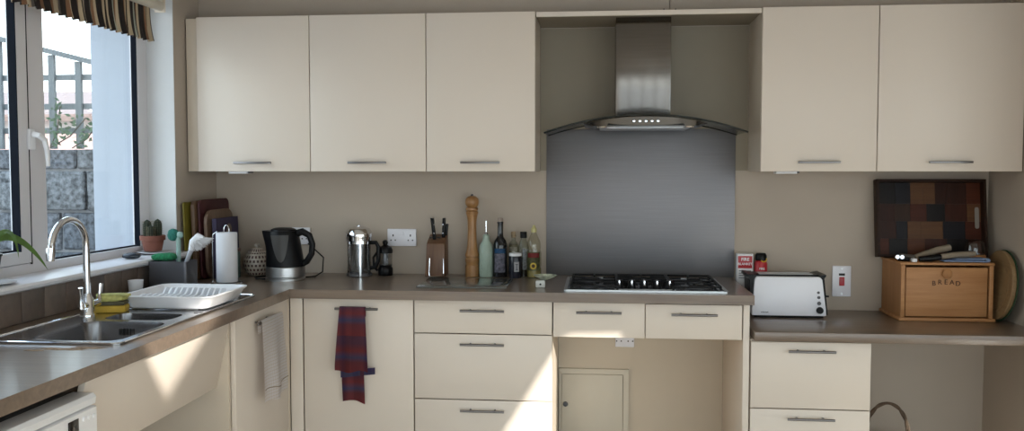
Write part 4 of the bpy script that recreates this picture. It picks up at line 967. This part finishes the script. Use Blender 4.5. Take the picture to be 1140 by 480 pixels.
t = thing('spice_jar', (1.54, -.11, .91), 'short dark jar with white lid rim and white label', 'jar')
oc = (1.537, -.118)
B().lathe([(.028, .9105), (.0295, .914), (.0295, 1.012), (.028, 1.016)], (oc[0], oc[1], 0), 28).obj('jar_body', mat('navy_jar', (.012, .013, .022), .25), t)
B().lathe([(.030, 1.0165), (.0305, 1.020), (.0305, 1.027), (.029, 1.030), (0, 1.030)], (oc[0], oc[1], 0), 28).obj('lid', 'whitematte', t)
label_band(oc, .0299, .942, .990, -PI / 2 - .1, -PI / 2 + .75, mat('label_white', (.66, .66, .68), .6), t)
ink = mat('ink', (.05, .05, .08), .7)
lk = B(); a_ = -PI / 2 + .32
for dx, z0, z1 in ((-.007, .978, .982), ):
    lk.box(oc[0] + .003, oc[0] + .016, oc[1] - .0298, oc[1] - .0292, .976, .979)
lk.box(oc[0] + .008, oc[0] + .011, oc[1] - .0298, oc[1] - .0290, .952, .979); lk.box(oc[0] + .004, oc[0] + .015, oc[1] - .0298, oc[1] - .0288, .950, .9525)
lk.obj('letter_mark', ink, t)

t = thing('sunflower_oil', (1.625, -.075, .91), 'clear plastic oil bottle with sunflower label next to the splashback', 'bottle')
oc = (1.624, -.085)
B().lathe([(.033, .9105), (.036, .916), (.036, .95), (.034, .96), (.036, .97), (.036, 1.03), (.031, 1.045), (.034, 1.058), (.030, 1.085), (.016, 1.115), (.012, 1.125), (.012, 1.135)], (oc[0], oc[1], 0), 28, cap=False).obj('bottle_body', clear('pet_plastic', (.88, .88, .82), 1.6), t)
B().lathe([(.033, .913), (.0335, .955), (0, .956)], (oc[0], oc[1], 0), 24).obj('oil', mat('oil_yellow', (.36, .30, .12), .15), t)
B().lathe([(.0135, 1.128), (.0135, 1.146), (.008, 1.152), (.006, 1.162), (0, 1.163)], (oc[0], oc[1], 0), 18).obj('cap', mat('cap_yellow', (.50, .45, .20), .4), t)
label_band(oc, .0364, .945, 1.035, -PI / 2 - 1.0, -PI / 2 + 1.0, mat('label_olive', (.12, .12, .05), .5, var=.6, scale=70), t)
label_band(oc, .0367, 1.008, 1.030, -PI / 2 - .8, -PI / 2 + .8, mat('label_red', (.32, .03, .03), .5), t, 'label_stripe')
sf = B()
for k in range(12):
    a = 2 * PI * k / 12; sf.lathe([(.0045, 0), (0, -.0008)], (oc[0] + .012 * math.cos(a), oc[1] - .0372, .968 + .012 * math.sin(a)), 8, 'y')
sf.obj('sunflower_petals', mat('petal', (.60, .42, .05), .6), t)
B().lathe([(.009, 0), (0, -.0012)], (oc[0], oc[1] - .0375, .968), 14, 'y').obj('sunflower_centre', mat('seed', (.06, .03, .015), .7), t)

t = thing('spoon_rest', (1.682, -.46, .91), 'small white pottery dish on a square foot beside the hob', 'dish')
ec = (1.681, -.455)
pm2 = mat('painted_pottery', (.62, .62, .58), .3, var=.0)
B().box(ec[0] - .021, ec[0] + .021, ec[1] - .018, ec[1] + .018, .9105, .943, .005).obj('foot', pm2, t)
B().lathe([(.008, .943), (.02, .947), (.042, .957), (.052, .965), (.050, .966), (.040, .960), (.018, .951), (0, .950)], (ec[0] + .02, ec[1], 0), 28, 'z', True, 1.0, .8).obj('dish', mat('dish_glaze', (.35, .38, .30), .3, var=.8, scale=40), t)
B().lathe([(.0045, 0), (0, -.0006)], (ec[0], ec[1] - .0181, .926), 12, 'y').obj('painted_spot', 'black', t)

# ------------------------------------------------------------------ toaster and fire things
t = thing('toaster', (2.795, -.2, .76), 'long white four-slice toaster with black end panels', 'toaster')
TY0, TY1 = -.262, -.085
B().prism([(2.628, .770), (2.955, .770), (2.953, .80), (2.935, .935), (2.925, .946), (2.645, .946), (2.638, .935), (2.627, .80)], TY0, TY1, 'xz', .004).obj('shell', mat('toaster_white', (.84, .84, .90), .25, var=.01), t)
B().prism([(2.622, .84), (2.634, .84), (2.642, .930), (2.648, .952), (2.606, .958), (2.604, .945), (2.618, .930)], TY0 + .008, TY1 - .008, 'xz').obj('end_panel', 'black', t)
B().prism([(2.957, .775), (2.963, .775), (2.945, .940), (2.953, .950), (2.952, .957), (2.925, .953), (2.931, .945)], TY0 + .008, TY1 - .008, 'xz').obj('end_panel', 'black', t)
B().box(2.648, 2.926, TY0 + .025, TY1 - .025, .9455, .953, .003).obj('top_trim', 'black', t)
for y in (TY0 + .06, TY1 - .06): B().box(2.665, 2.905, y - .013, y + .013, .9505, .9545, .001).obj('bread_slot', 'steel', t)
B().box(2.64, 2.945, TY0 + .012, TY1 - .012, .7605, .770, .002).obj('base', 'black', t)
B().lathe([(.0155, TY0 - .0005), (.0145, TY0 - .012), (.013, TY0 - .014), (0, TY0 - .014)], (2.925, 0, .797), 22, 'y').obj('browning_dial', 'black', t)
for i, z in enumerate((.828, .855, .877)):
    B().lathe([(.0088 - .0015 * (i > 0) - .001 * (i > 1), TY0 - .0005), (.007 - .001 * i, TY0 - .006), (0, TY0 - .006)], (2.922 - .002 * i, 0, z), 16, 'y').obj('button', 'dgrey', t)
lv = B(); lv.box(2.960, 2.985, -.185, -.16, .845, .853, .002); lv.obj('lever', 'black', t)
mk = B()
for i in range(6): mk.box(2.668 + i * .0055, 2.6715 + i * .0055, TY0 - .0006, TY0 + .001, .783, .7875 + .001 * (i % 2))
mk.obj('maker_mark', 'dgrey', t)

t = thing('fire_blanket_box', (2.625, -.035, .76), 'red and white fire blanket box next to the splashback', 'box')
B().box(2.590, 2.664, -.062, -.012, .7605, 1.030, .002).obj('case', 'whitematte', t)
B().box(2.594, 2.660, -.0632, -.0615, .962, 1.020, .0003).obj('red_panel', 'red', t)
text('FIRE', .021, 'whitematte', t, (2.627, -.0634, 1.004), bold=.0004); text('BLANKET', .0155, 'whitematte', t, (2.627, -.0634, .982), bold=.0003)
bl_ = B()
for i in range(4): bl_.box(2.598, 2.655 - .012 * (i % 2), -.0630, -.0615, .948 - .011 * i, .951 - .011 * i)
bl_.obj('small_print', 'dgrey', t)
B().box(2.594, 2.660, -.0632, -.0615, .80, .86, .0003).obj('red_panel', 'red', t)
t = thing('fire_extinguisher', (2.705, -.05, .76), 'small red fire extinguisher behind the toaster', 'fire extinguisher')
ex = (2.702, -.05)
B().lathe([(.028, .7605), (.030, .765), (.030, .985), (.024, .997), (.014, 1.002)], (ex[0], ex[1], 0), 26).obj('cylinder', 'red', t)
B().lathe([(.026, 1.0), (.027, 1.004), (.027, 1.024), (.020, 1.034), (0, 1.035)], (ex[0], ex[1], 0), 22).obj('cap', 'black', t)
B().tube(arc((ex[0] + .008, ex[1] - .029, 1.008), .013, PI * 1.15, PI * 2.1, 10, 'xz') , .0025, 8).obj('safety_ring', mat('ring_yellow', (.65, .42, .03), .4), t)
text('FIRE', .014, 'whitematte', t, (ex[0], ex[1] - .0308, .962), bold=.0003)

# ------------------------------------------------------------------ bread bin and what lies on it
bw = wood('pine', (.36, .165, .065), (.48, .245, .105), 0, 3, .45, 14.0, 0.0, .25); bwv = wood('pine_side', (.32, .145, .055), (.43, .21, .085), 2, 3, .5, 14.0, 0.0, .25)
t = thing('bread_bin', (3.46, -.15, .76), 'pine bread bin with drop front lettered BREAD', 'bread bin')
BX0, BX1, BY = 3.268, 3.655, -.275
B().box(BX0, BX0 + .014, BY, -.02, .775, 1.008).obj('side', bwv, t); B().box(BX1 - .014, BX1, BY, -.02, .775, 1.008).obj('side', bwv, t)
B().box(BX0 - .010, BX1 + .012, BY - .018, -.015, .7605, .775, .003).obj('base', bw, t)
B().box(BX0 - .006, BX1 + .008, BY - .008, -.015, 1.008, 1.020, .003).obj('top', bw, t)
B().box(BX0 + .014, BX1 - .014, -.032, -.022, .775, 1.008).obj('back', bwv, t)
for a, c in ((BX0 - .002, BX0 + .016), (BX1 - .016, BX1 + .002)): B().box(a, c, BY - .012, BY + .004, .775, 1.008, .003).obj('front_stile', bw, t)
dr = B().box(BX0 + .020, BX1 - .021, BY - .006, BY + .008, .780, .998, .003).obj('drop_door', bw, t)
B().lathe([(.006, BY - .006), (.008, BY - .010), (.020, BY - .016), (.021, BY - .022), (.014, BY - .027), (0, BY - .028)], (3.458, 0, .972), 22, 'y').obj('knob', bwv, dr)
for i, (ch, dz) in enumerate(zip('BREAD', (-.003, .002, .003, .002, -.003))):
    text(ch, .030, mat('burnt_letter', (.07, .03, .015), .8), t, (3.458 + (i - 2) * .0255, BY - .0066, .930 + dz), (PI / 2, 0, (2 - i) * .0), 'burnt_letter', bold=.0002)

t = thing('mosaic_tray', (3.465, -.04, 1.02), 'dark patchwork wood tray leaning on the wall above the bread bin', 'tray')
tx0, tx1, tz0, tz1 = 3.222, 3.710, 0.0, .362
mt_ = Matrix.Translation((0, -.062, 1.0215)) @ Matrix.Rotation(-.13, 4, 'X')
rim = wood('tray_rim', (.018, .008, .005), (.035, .016, .009), 0, 4, .5, 14.0, 0.0, .15)
B().plate([(tx0, tz0), (tx1, tz0), (tx1, tz1), (tx0, tz1)], [[(tx0 + .012, tz0 + .012), (tx1 - .012, tz0 + .012), (tx1 - .012, tz1 - .012), (tx0 + .012, tz1 - .012)]], -.040, .006, 'xz').mat4(mt_).obj('rim', rim, t, smooth=False)
B().box(tx0 + .012, tx1 - .012, 0, .006, tz0 + .012, tz1 - .012).mat4(mt_).obj('backing', rim, t)
pcol = [(.055, .015, .008), (.030, .011, .007), (.085, .030, .014), (.010, .008, .008), (.070, .020, .010), (.040, .013, .008), (.105, .048, .022), (.034, .017, .011), (.012, .011, .014)]
pms = [wood('veneer_%d' % i, [c * .8 for c in q], [min(1, c * 1.35) for c in q], i % 2 * 2, 6, .35, 14.0, 0.0, .15) for i, q in enumerate(pcol)]
rr_ = random.Random(12); X0, X1, Z0, Z1 = tx0 + .0125, tx1 - .0125, tz0 + .0125, tz1 - .0125
zc = [Z0]; 
while zc[-1] < Z1 - .05: zc.append(min(Z1, zc[-1] + rr_.uniform(.055, .095)))
zc[-1] = Z1
for a, c in zip(zc, zc[1:]):
    x = X0
    while x < X1 - .001:
        x2 = min(X1, x + rr_.uniform(.05, .10)); x2 = X1 if X1 - x2 < .03 else x2
        B().box(x + .0004, x2 - .0004, -.003 - rr_.uniform(0, .0012), -.0001, a + .0004, c - .0004).mat4(mt_).obj('veneer_piece', rr_.choice(pms), t, smooth=False)
        x = x2
B().prism(rrect(tx1 - .040, tx1 - .022, .135, .235, .009), -.0062, -.0035, 'xz').mat4(mt_).obj('handle_slot', mat('slot_pale', (.25, .22, .19), .6), t)

# wooden tools, cloth and bowl on the bread bin
t = thing('rolling_pin', (3.42, -.17, 1.02), 'pale wooden rolling pin with dark end lying on the bread bin', 'rolling pin')
pale = wood('pale_wood', (.24, .19, .14), (.33, .27, .20), 0, 5, .6)
B().tube([(3.345, -.215, 1.036), (3.40, -.19, 1.050), (3.46, -.175, 1.066), (3.515, -.165, 1.077)], [.011, .013, .016, .015], 12).obj('blade', pale, t)
B().tube([(3.285, -.20, 1.040), (3.345, -.215, 1.036)], [.012, .011], 12).obj('grip', mat('grey_wood', (.10, .085, .07), .7), t)
t = thing('wooden_spatula', (3.48, -.2, 1.02), 'pale wooden utensil with black grip lying on the bread bin', 'utensil')
B().tube([(3.44, -.262, 1.044), (3.50, -.245, 1.050), (3.565, -.23, 1.053), (3.60, -.225, 1.056)], [.012, .013, .014, .010], 12).obj('blade', pale, t)
B().tube([(3.35, -.262, 1.032), (3.40, -.264, 1.037), (3.44, -.262, 1.043)], [.012, .015, .013], 12).obj('grip', 'black', t)
t = thing('corkscrew', (3.27, -.20, 1.02), 'black and silver corkscrew lying on the left of the bread bin', 'corkscrew')
B().tube([(3.268, -.235, 1.030), (3.31, -.255, 1.030)], .009, 10).obj('grip', 'black', t)
for q in (0, .018): B().lathe([(.009, 0), (.010, .006), (.006, .008)], (3.262 + q, -.248 - q * .3, 1.040), 12, 'y').obj('lever_joint', 'chrome', t)
tag(B().box(3.315, 3.337, -.278, -.252, 1.0205, 1.036, .004).obj('bottle_stopper', 'whitematte'), 'small white stopper at the front edge of the bread bin', 'stopper')
t = thing('folded_cloth', (3.56, -.2, 1.02), 'light blue folded cloth on the right of the bread bin', 'cloth')
bm_ = mat('blue_cloth', (.20, .27, .42), .95, var=.1, scale=60)
fold = [(3.45, 1.024), (3.63, 1.0225), (3.640, 1.0245), (3.645, 1.031), (3.640, 1.0375), (3.628, 1.039), (3.50, 1.0365), (3.50, 1.033), (3.625, 1.0345), (3.632, 1.031), (3.625, 1.0275), (3.45, 1.0285)]
B().prism(fold, -.278, -.210, 'xz').obj('outer_fold', bm_, t)
B().prism([(3.46, 1.0290), (3.62, 1.0282), (3.622, 1.0335), (3.46, 1.0325)], -.272, -.212, 'xz').obj('inner_fold', mat('blue_cloth_dark', (.06, .08, .15), .95), t)
t = thing('cake_dome', (3.66, -.13, 1.02), 'small glass dome on a wooden base at the right end of the bread bin', 'glass dome')
dc = (3.625, -.158)
B().lathe([(.040, 1.0205), (.046, 1.024), (.047, 1.040), (.044, 1.046), (0, 1.046)], (dc[0], dc[1], 0), 30).obj('wooden_base', bwv, t)
B().lathe([(.042, 1.0465), (.043, 1.075), (.037, 1.10), (.022, 1.112), (.0, 1.115)], (dc[0], dc[1], 0), 30).obj('glass_dome', clear('dome_glass', (.86, .86, .86), 1.8), t)

t = thing('round_board', (3.70, -.25, .76), 'round wooden bread board leaning on the right wall beside the bread bin', 'bread board')
mrb = Matrix.Translation((3.6975, -.235, .918)) @ Matrix.Rotation(.10, 4, 'Y') @ Matrix.Rotation(-.0, 4, 'Z')
rw = wood('board_round', (.20, .12, .055), (.30, .19, .09), 1, 5, .55)
B().lathe([(.150, .0095), (.1545, .004), (.1545, -.006), (.150, -.0095)], (0, 0, 0), 56, 'x').mat4(mrb).obj('board', rw, t)
B().lathe([(.118, -.0098), (.118, -.0115), (.108, -.0115), (.108, -.0098)], (0, 0, 0), 48, 'x', cap=False).mat4(mrb).obj('carved_ring', rw, t)
B().lathe([(.1555, .0096), (.158, .0096), (.158, .0128), (.1555, .0128)], (0, 0, 0), 56, 'x').mat4(mrb).obj('felt_edge', mat('green_felt', (.03, .07, .03), .9), t)

# wicker basket in the open bay
t = thing('wicker_basket', (3.20, -.34, 0), 'brown wicker basket with a hoop handle below the lower worktop', 'basket')
wk = mat('wicker', (.085, .055, .035), .8, var=.35, scale=60, bump=.8, bscale=120)
bk = (3.215, -.30)
for k in range(12):
    z = .012 + .017 * k; r = .105 + .0035 * k
    pts = [(bk[0] + (r + .006 * math.sin(9 * a + k * PI)) * math.cos(a), bk[1] + (r + .006 * math.sin(9 * a + k * PI)) * .9 * math.sin(a), z) for a in [2 * PI * i / 54 for i in range(55)]]
    B().tube(pts, .0085, 7).obj('weave', wk, t)
B().lathe([(.11, .001), (.11, .008)], (bk[0], bk[1], 0), 28).obj('base', wk, t)
for i in range(9):
    a = 2 * PI * i / 9; B().tube([(bk[0] + .104 * math.cos(a), bk[1] + .094 * math.sin(a), .008), (bk[0] + .143 * math.cos(a), bk[1] + .129 * math.sin(a), .225)], .005, 6).obj('stake', wk, t)
for q in (0, 1):
    pts = [(bk[0] + .095 * math.cos(a) + .004 * math.cos(8 * a + q * PI), bk[1] + .004 * math.sin(8 * a + q * PI), .20 + .192 * math.sin(a) ** .8 if 0 < a < PI else .20) for a in [PI * i / 40 for i in range(41)]]
    pts[0] = (bk[0] + .125, bk[1], .06); pts[-1] = (bk[0] - .125, bk[1], .06)
    B().tube(pts, .0062, 8).obj('hoop_handle', wk, t)
